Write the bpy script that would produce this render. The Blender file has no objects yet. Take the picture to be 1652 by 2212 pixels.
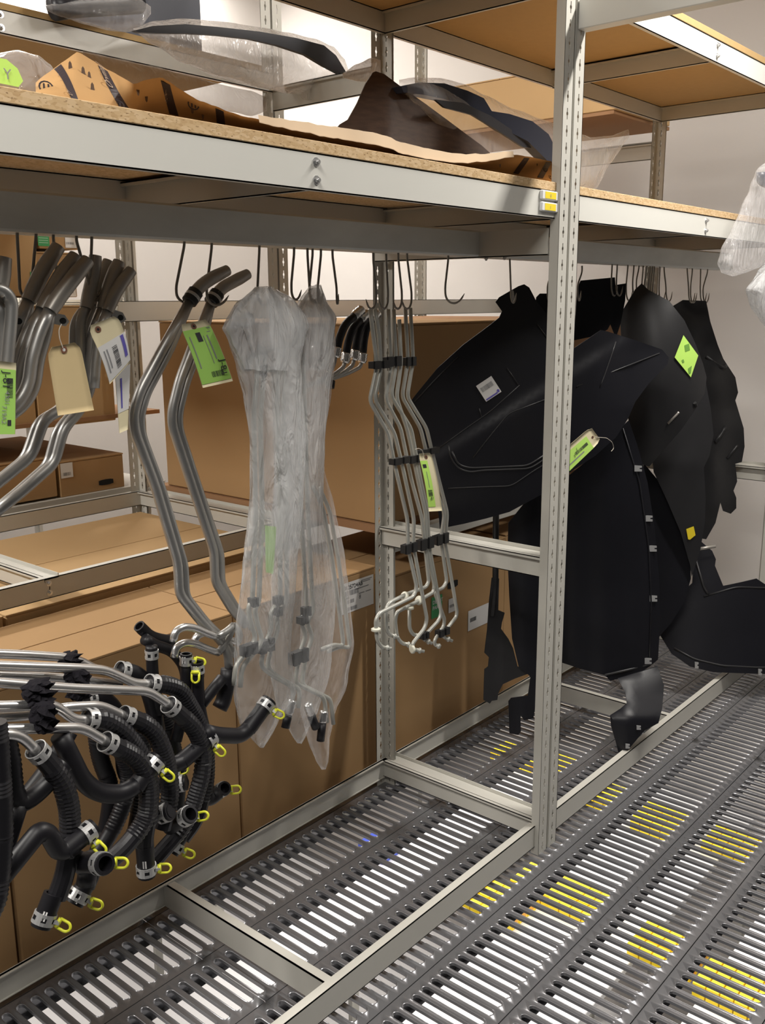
import bpy, bmesh, math, random
from mathutils import Vector, Matrix, geometry
from mathutils import noise as mnoise
random.seed(7)
S = bpy.context.scene
COL = S.collection

# ------------------------------------------------------------------ camera
F_PX = 2053.44; CX, CY = 826.0, 1106.0; EYE = Vector((0, 0, 1.5))
_yaw, _pit, _rol = (math.radians(a) for a in (49.733, 12.547, -0.341))
_f = Vector((math.sin(_yaw)*math.cos(_pit), math.cos(_yaw)*math.cos(_pit), -math.sin(_pit)))
_r = Vector((math.cos(_yaw), -math.sin(_yaw), 0)); _u = _r.cross(_f)
R_ = math.cos(_rol)*_r + math.sin(_rol)*_u
U_ = -math.sin(_rol)*_r + math.cos(_rol)*_u
cam = bpy.data.cameras.new('camera'); cam.lens = F_PX/2212*36; cam.sensor_width = 36; cam.clip_start = 0.02
camo = bpy.data.objects.new('camera', cam); COL.objects.link(camo)
m = Matrix((R_, U_, -_f)).transposed().to_4x4(); m.translation = EYE
camo.matrix_world = m
S.camera = camo

# ------------------------------------------------------------------ light
S.view_settings.view_transform = 'Standard'; S.view_settings.look = 'None'
S.view_settings.exposure = 0.45; S.view_settings.gamma = 1.0; S.view_settings.use_curve_mapping = False
W = bpy.data.worlds.new('world'); S.world = W; W.use_nodes = True
W.node_tree.nodes['Background'].inputs[0].default_value = (1.0, 0.97, 0.93, 1)
W.node_tree.nodes['Background'].inputs[1].default_value = 0.025

def area(name, loc, sx, sy, power, rot=(0, 0, 0), col=(1.0, 0.96, 0.90), spread=180):
    l = bpy.data.lights.new(name, 'AREA'); l.shape = 'RECTANGLE'; l.size = sx; l.size_y = sy
    l.energy = power; l.color = col; l.spread = math.radians(spread)
    o = bpy.data.objects.new(name, l); COL.objects.link(o); o.location = loc; o.rotation_euler = rot
    return o
# fluorescent fittings on the ceiling of the aisle, one over the back aisle, one under the mezzanine
area('aisle_light_far', (2.68, 0.45, 3.05), 0.10, 1.2, 60)
area('aisle_light_near', (-0.3, 0.30, 3.1), 0.30, 1.2, 50)
area('gap_light', (-0.9, 2.75, 3.0), 0.30, 1.2, 95)
area('back_aisle_light', (2.6, 4.50, 3.4), 2.6, 0.2, 105)
area('lower_level_light', (3.1, 1.7, -0.25), 2.6, 2.2, 27)

# ------------------------------------------------------------------ helpers
def at(px, py, Y=None, X=None, Z=None):
    """world point seen at photo pixel (px,py) on the plane Y / X / Z = value"""
    d = R_*((px-CX)/F_PX) + U_*(-(py-CY)/F_PX) + _f
    if Y is not None: t = (Y-EYE.y)/d.y
    elif X is not None: t = (X-EYE.x)/d.x
    else: t = (Z-EYE.z)/d.z
    return EYE + d*t

OFF = {}
def tag(o, label=None, cat=None, group=None, kind=None):
    if label: o['label'] = label
    if cat: o['category'] = cat
    if group: o['group'] = group
    if kind: o['kind'] = kind
    return o
def thing(name, label, cat, loc=(0, 0, 0), group=None, kind=None):
    o = bpy.data.objects.new(name, None); COL.objects.link(o); o.location = loc
    o.empty_display_size = 0.05
    OFF[o.name] = Vector(loc)
    return tag(o, label, cat, group, kind)
def mesh(name, verts, faces, mat, parent=None, smooth=False, origin=None):
    """one mesh object from world-space vertices"""
    if parent is not None: off = OFF[parent.name]
    elif origin is not None: off = Vector(origin)
    else: off = Vector((0, 0, 0))
    me = bpy.data.meshes.new(name)
    me.from_pydata([tuple(Vector(v)-off) for v in verts], [], faces); me.update()
    if smooth: me.polygons.foreach_set('use_smooth', [True]*len(me.polygons))
    if mat is not None: me.materials.append(mat)
    o = bpy.data.objects.new(name, me); COL.objects.link(o)
    if parent is not None: o.parent = parent
    elif origin is not None: o.location = off
    OFF[o.name] = off
    return o
def copy_tree(o, parent=None):
    c = o.copy(); COL.objects.link(c); c.parent = parent
    for ch in o.children: copy_tree(ch, c)
    return c

class MB:
    """collects shapes into one mesh"""
    def __init__(s): s.v = []; s.f = []
    def add(s, vs, fs):
        n = len(s.v); s.v += [Vector(v) for v in vs]; s.f += [tuple(i+n for i in f) for f in fs]; return s
    def box(s, x0, x1, y0, y1, z0, z1):
        v = [(x, y, z) for z in (z0, z1) for y in (y0, y1) for x in (x0, x1)]
        return s.add(v, [(0, 2, 3, 1), (4, 5, 7, 6), (0, 1, 5, 4), (2, 6, 7, 3), (0, 4, 6, 2), (1, 3, 7, 5)])
    def bbox(s, x0, x1, y0, y1, z0, z1, b=0.002):
        """box with chamfered edges"""
        bm = bmesh.new(); bmesh.ops.create_cube(bm, size=1)
        for v in bm.verts: v.co = ((x0+x1)/2+v.co.x*(x1-x0), (y0+y1)/2+v.co.y*(y1-y0), (z0+z1)/2+v.co.z*(z1-z0))
        bmesh.ops.bevel(bm, geom=bm.edges[:], offset=b, segments=1, affect='EDGES')
        bm.verts.index_update(); s.add([v.co.copy() for v in bm.verts], [[v.index for v in f.verts] for f in bm.faces]); bm.free()
        return s
    def obox(s, c, ax, ay, az):
        """oriented box: centre and three half-axis vectors"""
        c, ax, ay, az = Vector(c), Vector(ax), Vector(ay), Vector(az)
        v = [c+ax*i+ay*j+az*k for k in (-1, 1) for j in (-1, 1) for i in (-1, 1)]
        return s.add(v, [(0, 2, 3, 1), (4, 5, 7, 6), (0, 1, 5, 4), (2, 6, 7, 3), (0, 4, 6, 2), (1, 3, 7, 5)])
    def tube(s, pts, r, n=10, caps=True, bend=0.0, seg=4, hollow=False, rings=None):
        """round bar along a polyline with rounded corners; r number or list; hollow opens both ends"""
        P = [Vector(p) for p in pts]
        rad = list(r) if isinstance(r, (list, tuple)) else [r]*len(P)
        if bend > 0 and len(P) > 2:
            Q = [P[0]]; RR = [rad[0]]
            for i in range(1, len(P)-1):
                a, b, c = P[i-1], P[i], P[i+1]
                d1 = (a-b); d2 = (c-b); l = min(bend, d1.length*.48, d2.length*.48)
                p0 = b+d1.normalized()*l; p1 = b+d2.normalized()*l
                for k in range(seg+1):
                    t = k/seg; Q.append(p0*(1-t)**2+b*2*t*(1-t)+p1*t*t); RR.append(rad[i])
            Q.append(P[-1]); RR.append(rad[-1]); P, rad = Q, RR
        if rings:  # (start, end, pitch, depth): corrugated stretch measured along the length fraction
            tot = sum((P[i+1]-P[i]).length for i in range(len(P)-1)); a, b, pitch, dep = rings
            Q = []; RR = []; acc = 0
            for i in range(len(P)-1):
                L = (P[i+1]-P[i]).length; k = max(1, int(L/(pitch/2)))
                for j in range(k):
                    t = j/k; fr = (acc+L*t)/tot; Q.append(P[i].lerp(P[i+1], t))
                    base = rad[i]*(1-t)+rad[i+1]*t
                    RR.append(base+(dep if (a < fr < b and len(Q) % 2) else 0))
                acc += L
            Q.append(P[-1]); RR.append(rad[-1]); P, rad = Q, RR
        T = []
        for i in range(len(P)):
            d = P[min(i+1, len(P)-1)]-P[max(i-1, 0)]
            T.append(d.normalized() if d.length > 1e-9 else Vector((0, 0, 1)))
        N = T[0].orthogonal().normalized(); vs = []
        for i, p in enumerate(P):
            if i: N = (N-T[i]*N.dot(T[i])).normalized()
            B = T[i].cross(N)
            for k in range(n):
                a = 2*math.pi*k/n; vs.append(p+(N*math.cos(a)+B*math.sin(a))*rad[i])
        fs = [(i*n+k, i*n+(k+1) % n, (i+1)*n+(k+1) % n, (i+1)*n+k) for i in range(len(P)-1) for k in range(n)]
        if hollow:
            for e, (idx, d) in enumerate(((0, T[0]), (len(P)-1, -T[-1]))):
                base = len(vs)
                ring = vs[idx*n:(idx+1)*n]
                vs += [P[idx]+(v-P[idx])*0.72 for v in ring]
                vs += [P[idx]+(v-P[idx])*0.72+d*rad[idx]*1.6 for v in ring]
                for k in range(n):
                    k2 = (k+1) % n; q = (idx*n+k, base+k, base+k2, idx*n+k2); q2 = (base+k, base+n+k, base+n+k2, base+k2)
                    fs += [q, q2] if e == 0 else [q[::-1], q2[::-1]]
                fs.append(tuple(base+n+k for k in range(n)))
        elif caps:
            fs += [tuple(reversed(range(n))), tuple((len(P)-1)*n+k for k in range(n))]
        return s.add(vs, fs)
    def build(s, name, mat, parent=None, smooth=False, origin=None):
        return mesh(name, s.v, s.f, mat, parent, smooth, origin)

def autosmooth(o, deg=35):
    for p in o.data.polygons: p.use_smooth = True
    o.data.set_sharp_from_angle(angle=math.radians(deg))
    return o

# ------------------------------------------------------------------ materials
def M(name, col, rough=0.5, metal=0.0, spec=0.5, **kw):
    mt = bpy.data.materials.new(name); mt.use_nodes = True
    nt = mt.node_tree; b = nt.nodes['Principled BSDF']
    b.inputs['Base Color'].default_value = (*col, 1); b.inputs['Roughness'].default_value = rough
    b.inputs['Metallic'].default_value = metal; b.inputs['Specular IOR Level'].default_value = spec
    N = nt.nodes.new; L = nt.links.new
    nz = kw.get('noise')      # (scale, amount, detail[, stretch])
    if nz:
        tc = N('ShaderNodeTexCoord'); mp = N('ShaderNodeMapping'); t = N('ShaderNodeTexNoise')
        if len(nz) > 3: mp.inputs['Scale'].default_value = nz[3]
        L(tc.outputs['Object'], mp.inputs[0]); L(mp.outputs[0], t.inputs[0])
        t.inputs['Scale'].default_value = nz[0]; t.inputs['Detail'].default_value = nz[2]
        mx = N('ShaderNodeMixRGB'); mx.blend_type = 'MIX'
        mx.inputs[1].default_value = (*[c*(1-nz[1]) for c in col], 1)
        mx.inputs[2].default_value = (*[min(1, c*(1+nz[1])) for c in col], 1)
        L(t.outputs['Fac'], mx.inputs[0]); L(mx.outputs[0], b.inputs['Base Color'])
    bp = kw.get('bump')       # (scale, strength, distance)
    if bp:
        tc = N('ShaderNodeTexCoord'); t = N('ShaderNodeTexNoise'); t.inputs['Scale'].default_value = bp[0]; t.inputs['Detail'].default_value = 3
        bu = N('ShaderNodeBump'); bu.inputs['Strength'].default_value = bp[1]; bu.inputs['Distance'].default_value = bp[2]
        L(tc.outputs['Object'], t.inputs[0]); L(t.outputs['Fac'], bu.inputs['Height']); L(bu.outputs[0], b.inputs['Normal'])
    if kw.get('emit'): b.inputs['Emission Color'].default_value = (*kw['emit'][0], 1); b.inputs['Emission Strength'].default_value = kw['emit'][1]
    return mt

PAINT = M('shelf_paint', (0.53, 0.515, 0.465), 0.42, noise=(6, 0.04, 3))
PAINT_W = M('beam_paint', (0.66, 0.65, 0.60), 0.40, noise=(5, 0.03, 3))
GALV = M('galvanised_steel', (0.66, 0.68, 0.66), 0.45, 0.1, noise=(14, 0.24, 5, (0.35, 1, 1)), bump=(60, 0.05, 0.002))
GRATE = M('grating_steel', (0.26, 0.26, 0.275), 0.27, 0.65, noise=(9, 0.15, 3), bump=(40, 0.04, 0.002))
ZINC = M('zinc_bolt', (0.62, 0.62, 0.62), 0.3, 0.9)
CARD = M('cardboard', (0.40, 0.247, 0.118), 0.85, spec=0.2, noise=(3.0, 0.07, 4), bump=(90, 0.06, 0.001))
CARD2 = M('cardboard_pale', (0.50, 0.33, 0.165), 0.85, spec=0.2, noise=(3.0, 0.07, 4), bump=(90, 0.06, 0.001))
CARD3 = M('cardboard_shaded', (0.32, 0.18, 0.095), 0.85, spec=0.2, noise=(3.0, 0.07, 4))  # darker copy of cardboard; shade under the shelves is put into its colour
TAPE = M('box_gap', (0.16, 0.085, 0.04), 0.8)
BLACK = M('black_hole', (0.01, 0.01, 0.01), 0.9)
WALL = M('wall_paint', (0.56, 0.53, 0.505), 0.8, spec=0.2, noise=(2, 0.03, 2))
CEIL = M('ceiling_paint', (0.80, 0.79, 0.77), 0.85, spec=0.2)
LOWER = M('lower_floor_vinyl', (0.78, 0.77, 0.78), 0.45)
LABELW = M('label_white', (0.72, 0.71, 0.70), 0.5)
INK = M('ink_black', (0.03, 0.03, 0.035), 0.6)
INKGREY = M('ink_grey', (0.25, 0.25, 0.26), 0.6)
GREENL = M('label_green', (0.04, 0.33, 0.10), 0.5)
YELLOW = M('yellow_plastic', (0.85, 0.66, 0.03), 0.45)
BLUEINK = M('ink_blue', (0.12, 0.10, 0.42), 0.5)

def particle_board():
    mt = M('particle_board', (0.52, 0.33, 0.16), 0.8, spec=0.2); nt = mt.node_tree; N = nt.nodes.new; L = nt.links.new
    b = nt.nodes['Principled BSDF']; tc = N('ShaderNodeTexCoord'); mp = N('ShaderNodeMapping'); mp.inputs['Scale'].default_value = (0.6, 1, 1.6)
    v = N('ShaderNodeTexVoronoi'); v.inputs['Scale'].default_value = 170; v2 = N('ShaderNodeTexNoise'); v2.inputs['Scale'].default_value = 210; v2.inputs['Detail'].default_value = 3
    r = N('ShaderNodeValToRGB'); e = r.color_ramp.elements
    e[0].position = 0.0; e[0].color = (0.50, 0.33, 0.165, 1); e[1].position = 1; e[1].color = (0.70, 0.52, 0.32, 1)
    x = e.new(0.5); x.color = (0.60, 0.42, 0.23, 1)
    r2 = N('ShaderNodeValToRGB'); e2 = r2.color_ramp.elements; e2[0].position = 0.30; e2[0].color = (0.30, 0.22, 0.13, 1); e2[1].position = 0.40; e2[1].color = (1, 1, 1, 1)
    mx = N('ShaderNodeMixRGB'); mx.blend_type = 'MULTIPLY'; mx.inputs[0].default_value = 0.85
    L(tc.outputs['Object'], mp.inputs[0]); L(mp.outputs[0], v.inputs['Vector']); L(mp.outputs[0], v2.inputs['Vector'])
    L(v.outputs['Color'], r.inputs[0]); L(v2.outputs['Fac'], r2.inputs[0]); L(r.outputs[0], mx.inputs[1]); L(r2.outputs[0], mx.inputs[2]); L(mx.outputs[0], b.inputs['Base Color'])
    return mt
BOARD = particle_board()
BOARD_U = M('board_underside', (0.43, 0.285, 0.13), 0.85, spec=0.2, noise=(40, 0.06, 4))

# flat lettering, built as a thin mesh on a face: origin o, unit right r, unit up u
def lettering(text, o, r, u, size, mat, parent, name='lettering', align='LEFT', bold=0.0):
    cu = bpy.data.curves.new('t', 'FONT'); cu.body = text; cu.size = size; cu.align_x = align; cu.offset = bold*size
    to = bpy.data.objects.new('t', cu); COL.objects.link(to)
    dg = bpy.context.evaluated_depsgraph_get(); me = to.evaluated_get(dg).to_mesh()
    n = r.cross(u).normalized()
    vs = [o+r*v.co.x+u*v.co.y+n*0.0006 for v in me.vertices]; fs = [tuple(p.vertices) for p in me.polygons]
    to.evaluated_get(dg).to_mesh_clear(); bpy.data.objects.remove(to); bpy.data.curves.remove(cu)
    return mesh(name, vs, fs, mat, parent)
def quad_on(o, r, u, x0, x1, y0, y1, lift=0.0005):
    n = r.cross(u).normalized()
    return [o+r*x+u*y+n*lift for x, y in ((x0, y0), (x1, y0), (x1, y1), (x0, y1))]
def barcode(mb, o, r, u, x0, x1, y0, y1, n=14, lift=0.0007):
    w = (x1-x0)/n
    for i in range(n):
        k = 0.35+0.45*random.random()
        mb.add(quad_on(o, r, u, x0+i*w, x0+(i+k)*w, y0, y1, lift), [(0, 1, 2, 3)])

# ------------------------------------------------------------------ room
def struct(name, mb, mat): return tag(mb.build(name, mat), kind='structure')
tag(struct('wall_back', MB().box(-1.5, 5.2, 4.75, 4.85, -2.6, 3.5), WALL))
tag(struct('wall_right', MB().box(4.55, 4.65, -2.0, 4.75, -2.6, 3.5), WALL))
tag(struct('ceiling', MB().box(-2.0, 4.65, -2.0, 4.85, 3.5, 3.6), CEIL))
tag(struct('lower_floor', MB().box(-2.0, 4.55, -2.0, 4.75, -2.7, -2.6), LOWER))

# mezzanine floor: pressed steel planks with cross slots, each plank a channel with deep side flanges
SP = 0.0338; SW = 0.0096; SL = 0.083; PW = 0.2145
def plank_mesh(nslots):
    mb = MB(); hw = PW/2-0.0012
    K = 5
    def slot_ring(cx, hw_, hl_, z):
        pts = []
        for k in range(K+1):
            a = math.pi*k/K; pts.append((cx+hw_*math.cos(a), hl_-hw_+hw_*math.sin(a), z))
        for k in range(K+1):
            a = math.pi+math.pi*k/K; pts.append((cx+hw_*math.cos(a), -hl_+hw_+hw_*math.sin(a), z))
        return pts
    for i in range(nslots):
        cx = (i+0.5)*SP
        r0 = slot_ring(cx, SW+0.0032, SL+0.0032, 0.0)
        r1 = slot_ring(cx, SW+0.0013, SL+0.0013, 0.0018)
        r2 = slot_ring(cx, SW, SL, 0.0010)
        r3 = slot_ring(cx, SW-0.0004, SL-0.0004, -0.006)
        n = len(r0); out = []
        for x, y, z in r0:   # matching points on the cell border
            fx = cx+SP/2 if x > cx else cx-SP/2
            out.append((fx, y, 0))
        vs = out+r0+r1+r2+r3; fs = []
        for ring in range(4):
            for k in range(n):
                k2 = (k+1) % n
                if ring == 0 and k not in (K, n-1): continue
                fs.append((ring*n+k, ring*n+k2, (ring+1)*n+k2, (ring+1)*n+k))
        mb.add(vs, [f[::-1] for f in fs])
        ya = r0[K//2][1]; top = r0[K//2+1][1]
        # end caps of the cell, far and near
        for s_ in (1, -1):
            edge = [v for v in (r0[0:K+1] if s_ == 1 else r0[K+1:])]
            bo = [(cx+SP/2, s_*hw, 0), (cx-SP/2, s_*hw, 0)]
            if s_ == 1:
                pts = edge+[(cx-SP/2, edge[-1][1], 0), (cx-SP/2, hw, 0), (cx+SP/2, hw, 0), (cx+SP/2, edge[0][1], 0)]
                # replaced below: fan
            else:
                pts = edge+[(cx+SP/2, edge[-1][1], 0), (cx+SP/2, -hw, 0), (cx-SP/2, -hw, 0), (cx-SP/2, edge[0][1], 0)]
            mb.add(pts, [tuple(range(len(pts)))[::-1]])
    L = nslots*SP
    for s_ in (1, -1):   # folded edge and flange
        y = s_*hw
        mb.add([(0, y, 0), (L, y, 0), (L, y, -0.055), (0, y, -0.055), (0, y-s_*0.014, -0.055), (L, y-s_*0.014, -0.055)],
               [(0, 1, 2, 3), (3, 2, 5, 4)])
    me = bpy.data.meshes.new('plank'); me.from_pydata([tuple(v) for v in mb.v], [], mb.f); me.update(); me.materials.append(GRATE)
    bm = bmesh.new(); bm.from_mesh(me); bmesh.ops.remove_doubles(bm, verts=bm.verts, dist=1e-5)
    bmesh.ops.recalc_face_normals(bm, faces=bm.faces); bm.to_mesh(me); bm.free()
    me.polygons.foreach_set('use_smooth', [True]*len(me.polygons)); me.set_sharp_from_angle(angle=math.radians(50))
    return me
floor = tag(bpy.data.objects.new('floor', None), kind='structure'); COL.objects.link(floor); OFF['floor'] = Vector((0, 0, 0))
pm = plank_mesh(54)
pn = 0
for row in range(-5, 4):
    for k in range(3):
        o = bpy.data.objects.new('plank' if pn == 0 else 'plank.%03d' % pn, pm); COL.objects.link(o); o.parent = floor
        o.location = (-0.62+k*(54*SP+0.0005), 1.4735+row*PW, 0); pn += 1

# ------------------------------------------------------------------ shelving
def slot_plate(mb, o, ax, up, n, width, z0, z1, pitch=0.0381, hw=0.0042, hh=0.0125, first=0.0, th=0.0018, skip=()):
    """strip of sheet steel with keyhole slots. o: corner at z=0, ax: unit vector across, n: thickness direction"""
    o, ax, up, n = Vector(o), Vector(ax), Vector(up), Vector(n)
    k = int((z1-z0)/pitch); c = width/2
    shape = [(0.45*hw, hh), (0.5*hw, hh*.35), (hw, 0.15*hh), (hw, -0.15*hh), (0.5*hw, -hh*.35), (0.45*hw, -hh)]
    hole = shape+[(-x, y) for x, y in reversed(shape)]
    nh = len(hole)
    for i in range(k):
        zc = z0+(i+.5)*pitch
        ring = [(c+x, zc+y) for x, y in hole]
        out = [((width if x > 0 else 0), zc+(pitch/2 if abs(y) == hh and y > 0 else -pitch/2 if abs(y) == hh else y)) for x, y in hole]
        vs = []
        for d in (0, th):
            vs += [o+ax*x+up*y+n*d for x, y in out]+[o+ax*x+up*y+n*d for x, y in ring]
        fs = []
        for a in range(nh):
            b = (a+1) % nh
            fs.append((a, b, nh+b, nh+a)); fs.append((2*nh+b, 2*nh+a, 3*nh+a, 3*nh+b)); fs.append((nh+a, nh+b, 3*nh+b, 3*nh+a))
        mb.add(vs, fs)
    return mb
XU, YU, ZU = Vector((1, 0, 0)), Vector((0, 1, 0)), Vector((0, 0, 1))
FW = 0.038
def front_post(parent, X, Y, z0, z1, mat=PAINT):
    """pair of slotted angles standing back to back, flat face to the aisle"""
    mb = MB()
    for s in (-1, 1):
        x0 = X-0.0475 if s < 0 else X+0.0035
        slot_plate(mb, (x0, Y, 0), XU, ZU, YU, 0.044, z0, z1)
        xe = X-0.0475 if s < 0 else X+0.0475
        mb.box(min(xe, xe-s*0.002), max(xe, xe-s*0.002), Y, Y+0.024, z0, z1)        # side return
    mb.box(X-0.0035, X+0.0035, Y+0.006, Y+0.008, z0, z1)
    mb.box(X-0.005, X-0.0035, Y+0.0, Y+0.042, z0, z1); mb.box(X+0.0035, X+0.005, Y+0.0, Y+0.042, z0, z1)
    return mb.build('post', mat, parent)
def angle_post(parent, X, Y, z0, z1, mat=PAINT, sx=-1, sy=-1):
    """slotted angle: corner at X,Y, one leg along sx*X, the other along sy*Y"""
    mb = MB()
    slot_plate(mb, (X if sx > 0 else X-FW, Y, 0), XU, ZU, YU*(-sy), FW, z0, z1)
    slot_plate(mb, (X, Y if sy > 0 else Y-FW, 0), YU, ZU, XU*(-sx), FW, z0, z1)
    return mb.build('post', mat, parent)
def beam_x(parent, x0, x1, Y, z0, z1, name='beam', mat=PAINT, d=0.022, lip=1):
    """beam along the aisle: face at Y, folded top and bottom flanges away from the face (lip=+1: towards +Y)"""
    mb = MB(); t = 0.0022
    mb.box(x0, x1, min(Y, Y+lip*t), max(Y, Y+lip*t), z0, z1)
    mb.box(x0, x1, min(Y, Y+lip*d), max(Y, Y+lip*d), z1-t, z1)
    mb.box(x0, x1, min(Y, Y+lip*d*.6), max(Y, Y+lip*d*.6), z0, z0+t)
    return mb.build(name, mat, parent)
def beam_y(parent, X, y0, y1, z0, z1, name='cross_beam', mat=PAINT, d=0.03, lip=1):
    mb = MB(); t = 0.0022
    mb.box(min(X, X+lip*t), max(X, X+lip*t), y0, y1, z0, z1)
    mb.box(min(X-lip*0.012, X+lip*d), max(X-lip*0.012, X+lip*d), y0, y1, z1-t, z1)
    mb.box(min(X-lip*0.012, X-lip*0.010), max(X-lip*0.012, X-lip*0.010), y0, y1, z1-0.008, z1)
    mb.box(min(X+lip*(d-.002), X+lip*d), max(X+lip*(d-.002), X+lip*d), y0, y1, z1-t, z1+0.010)
    mb.box(min(X, X+lip*d*.5), max(X, X+lip*d*.5), y0, y1, z0, z0+t)
    return mb.build(name, mat, parent)
def bolt(parent, p, n, r=0.0055):
    p, n = Vector(p), Vector(n).normalized(); a = n.orthogonal().normalized(); b = n.cross(a); mb = MB()
    for rr, h0, h1, k in ((r*1.5, 0, 0.0015, 10), (r, 0.0015, 0.006, 6), (r*.55, 0.006, 0.009, 8)):
        vs = [p+n*h+(a*math.cos(2*math.pi*i/k)+b*math.sin(2*math.pi*i/k))*rr for h in (h0, h1) for i in range(k)]
        mb.add(vs, [(i, (i+1) % k, k+(i+1) % k, k+i) for i in range(k)]+[tuple(k+i for i in range(k))])
    return mb.build('bolt', ZINC, parent)

YF, YR = 1.2, 1.77
PX = (0.395, 2.12, 3.85)
rackA = thing('shelving_unit', 'cream steel shelving frame along the aisle with chipboard shelf above hanging parts', 'shelving', (2.12, 1.5, 0))
for X in PX:
    front_post(rackA, X, YF, 0.0, 3.2)
    angle_post(rackA, X, YR+0.022, 0.0, 3.2)
    angle_post(rackA, X+0.008, YR+0.022, 0.0, 3.2, sx=1)
for a, b in ((0, 1), (1, 2)):
    x0, x1 = PX[a]+0.045, PX[b]-0.045; xm = (PX[a]+PX[b])/2
    # bottom rails standing on the floor
    r = beam_x(rackA, x0-.003, x1+.003, YF+0.012, 0.022, 0.086, 'bottom_rail', d=0.022)
    r = beam_x(rackA, PX[a]+.01, PX[b]-.004, YR+0.018, 0.022, 0.086, 'bottom_rail', d=-0.006)
    mbs = MB().box(PX[a]+.01, PX[b]-.004, YR+0.006, YR+0.018, 0.084, 0.086); mbs.build('rail_lip', PAINT, rackA)
    mm = MB().box(xm-0.002, xm+0.002, YF+0.03, YR+0.016, 0.022, 0.084).box(xm-0.002, xm+0.022, YF+0.034, YR+0.004, 0.082, 0.084)
    mm.build('bottom_tie', PAINT, rackA)
    # main shelf
    br = beam_x(rackA, x0-.003, x1+.003, YF+0.012, 1.688, 1.750, 'shelf_beam', mat=PAINT_W)
    for z in (1.735, 1.705): bolt(br, (xm, YF+0.012, z), (0, -1, 0))
    beam_x(rackA, PX[a]+.01, PX[b]-.004, YR, 1.690, 1.7500, 'shelf_beam')
    beam_y(rackA, xm, YF+0.036, YR, 1.690, 1.744, 'shelf_support', d=0.02)
    tb = MB().bbox(PX[a]+0.012, PX[b]-0.012, YF+0.010, YR+0.02, 1.7502, 1.770, 0.001).build('shelf_board', BOARD, rackA)
    # upper shelf
    if a == 1:
        br = beam_x(rackA, x0-.003, x1+.003, YF+0.012, 2.188, 2.250, 'shelf_beam', mat=PAINT_W)
        for z in (2.235, 2.205): bolt(br, (xm, YF+0.012, z), (0, -1, 0))
    else:
        beam_x(rackA, x0-.003, x1+.003, YF+0.012, 2.188, 2.250, 'shelf_beam', mat=PAINT_W)
    beam_x(rackA, PX[a]+.01, PX[b]-.004, YR, 2.196, 2.250, 'shelf_beam')
    beam_y(rackA, xm, YF+0.036, YR, 2.192, 2.246, 'shelf_support', d=0.02)
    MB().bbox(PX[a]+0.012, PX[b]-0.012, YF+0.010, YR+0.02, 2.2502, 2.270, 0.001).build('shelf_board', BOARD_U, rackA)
for X in PX:
    beam_y(rackA, X-0.012, YF+0.026, YR+0.018, 0.026, 0.086, 'bottom_cross_rail', d=0.045)
    beam_y(rackA, X-0.012, YF+0.02, YR+0.018, 0.784, 0.842, 'cross_rail', d=0.045)
    beam_y(rackA, X-0.008, YF+0.03, YR+0.018, 2.196, 2.250, 'cross_beam', d=0.02)
    beam_y(rackA, X-0.008, YF+0.03, YR+0.018, 1.690, 1.746, 'cross_beam', d=0.02)
# overhead tie across the aisle
MB().bbox(2.128, 2.166, -2.0, 1.199, 2.112, 2.176, 0.002).build('overhead_tie', PAINT_W, rackA)
# shelf-edge label holders
for i, z in enumerate((1.7375, 1.7115)):
    h = MB().bbox(2.000, 2.074, YF+0.004, YF+0.012, z-0.0105, z+0.0105, 0.002).build('label_holder', M('holder_white', (0.75, 0.75, 0.74), 0.4) if i == 0 else bpy.data.materials['holder_white'], rackA)
    MB().box(2.013, 2.062, YF+0.0035, YF+0.0042, z-0.0075, z+0.0075).build('yellow_label', YELLOW, h)
    lettering('0' if i == 0 else '1', Vector((2.037, YF+0.0034, z-0.004)), XU, ZU, 0.010, INKGREY, h, 'label_figure', 'CENTER')

# galvanised hanging rails under the shelf, on their own cross brackets
rails = []
for n, (x0, x1) in enumerate(((0.42, 2.098), (2.115, 3.82))):
    t = tag(MB().bbox(x0, x1, 1.430, 1.475, 1.608, 1.671, 0.004).box(x0, x1, 1.475, 1.50, 1.608, 1.611).build('hanging_rail', GALV, origin=((x0+x1)/2, 1.45, 1.64)),
        ('galvanised rail with hooks carrying metal pipes, under chipboard shelf left of post' if n == 0 else 'galvanised rail carrying black fender liners, right of slotted post'), 'rail', 'hanging rails under the shelf')
    rails.append(t)
for X in (2.075, ):
    MB().box(X, X+0.0025, YF+0.03, YR+0.01, 1.605, 1.668).box(X, X+0.03, YF+0.03, YR+0.01, 1.605, 1.6075).build('rail_bracket', PAINT, rackA)
    bolt(rackA, (2.085, 1.415, 1.6065), (0, 0, -1)); bolt(rackA, (2.085, 1.36, 1.6065), (0, 0, -1))

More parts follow.
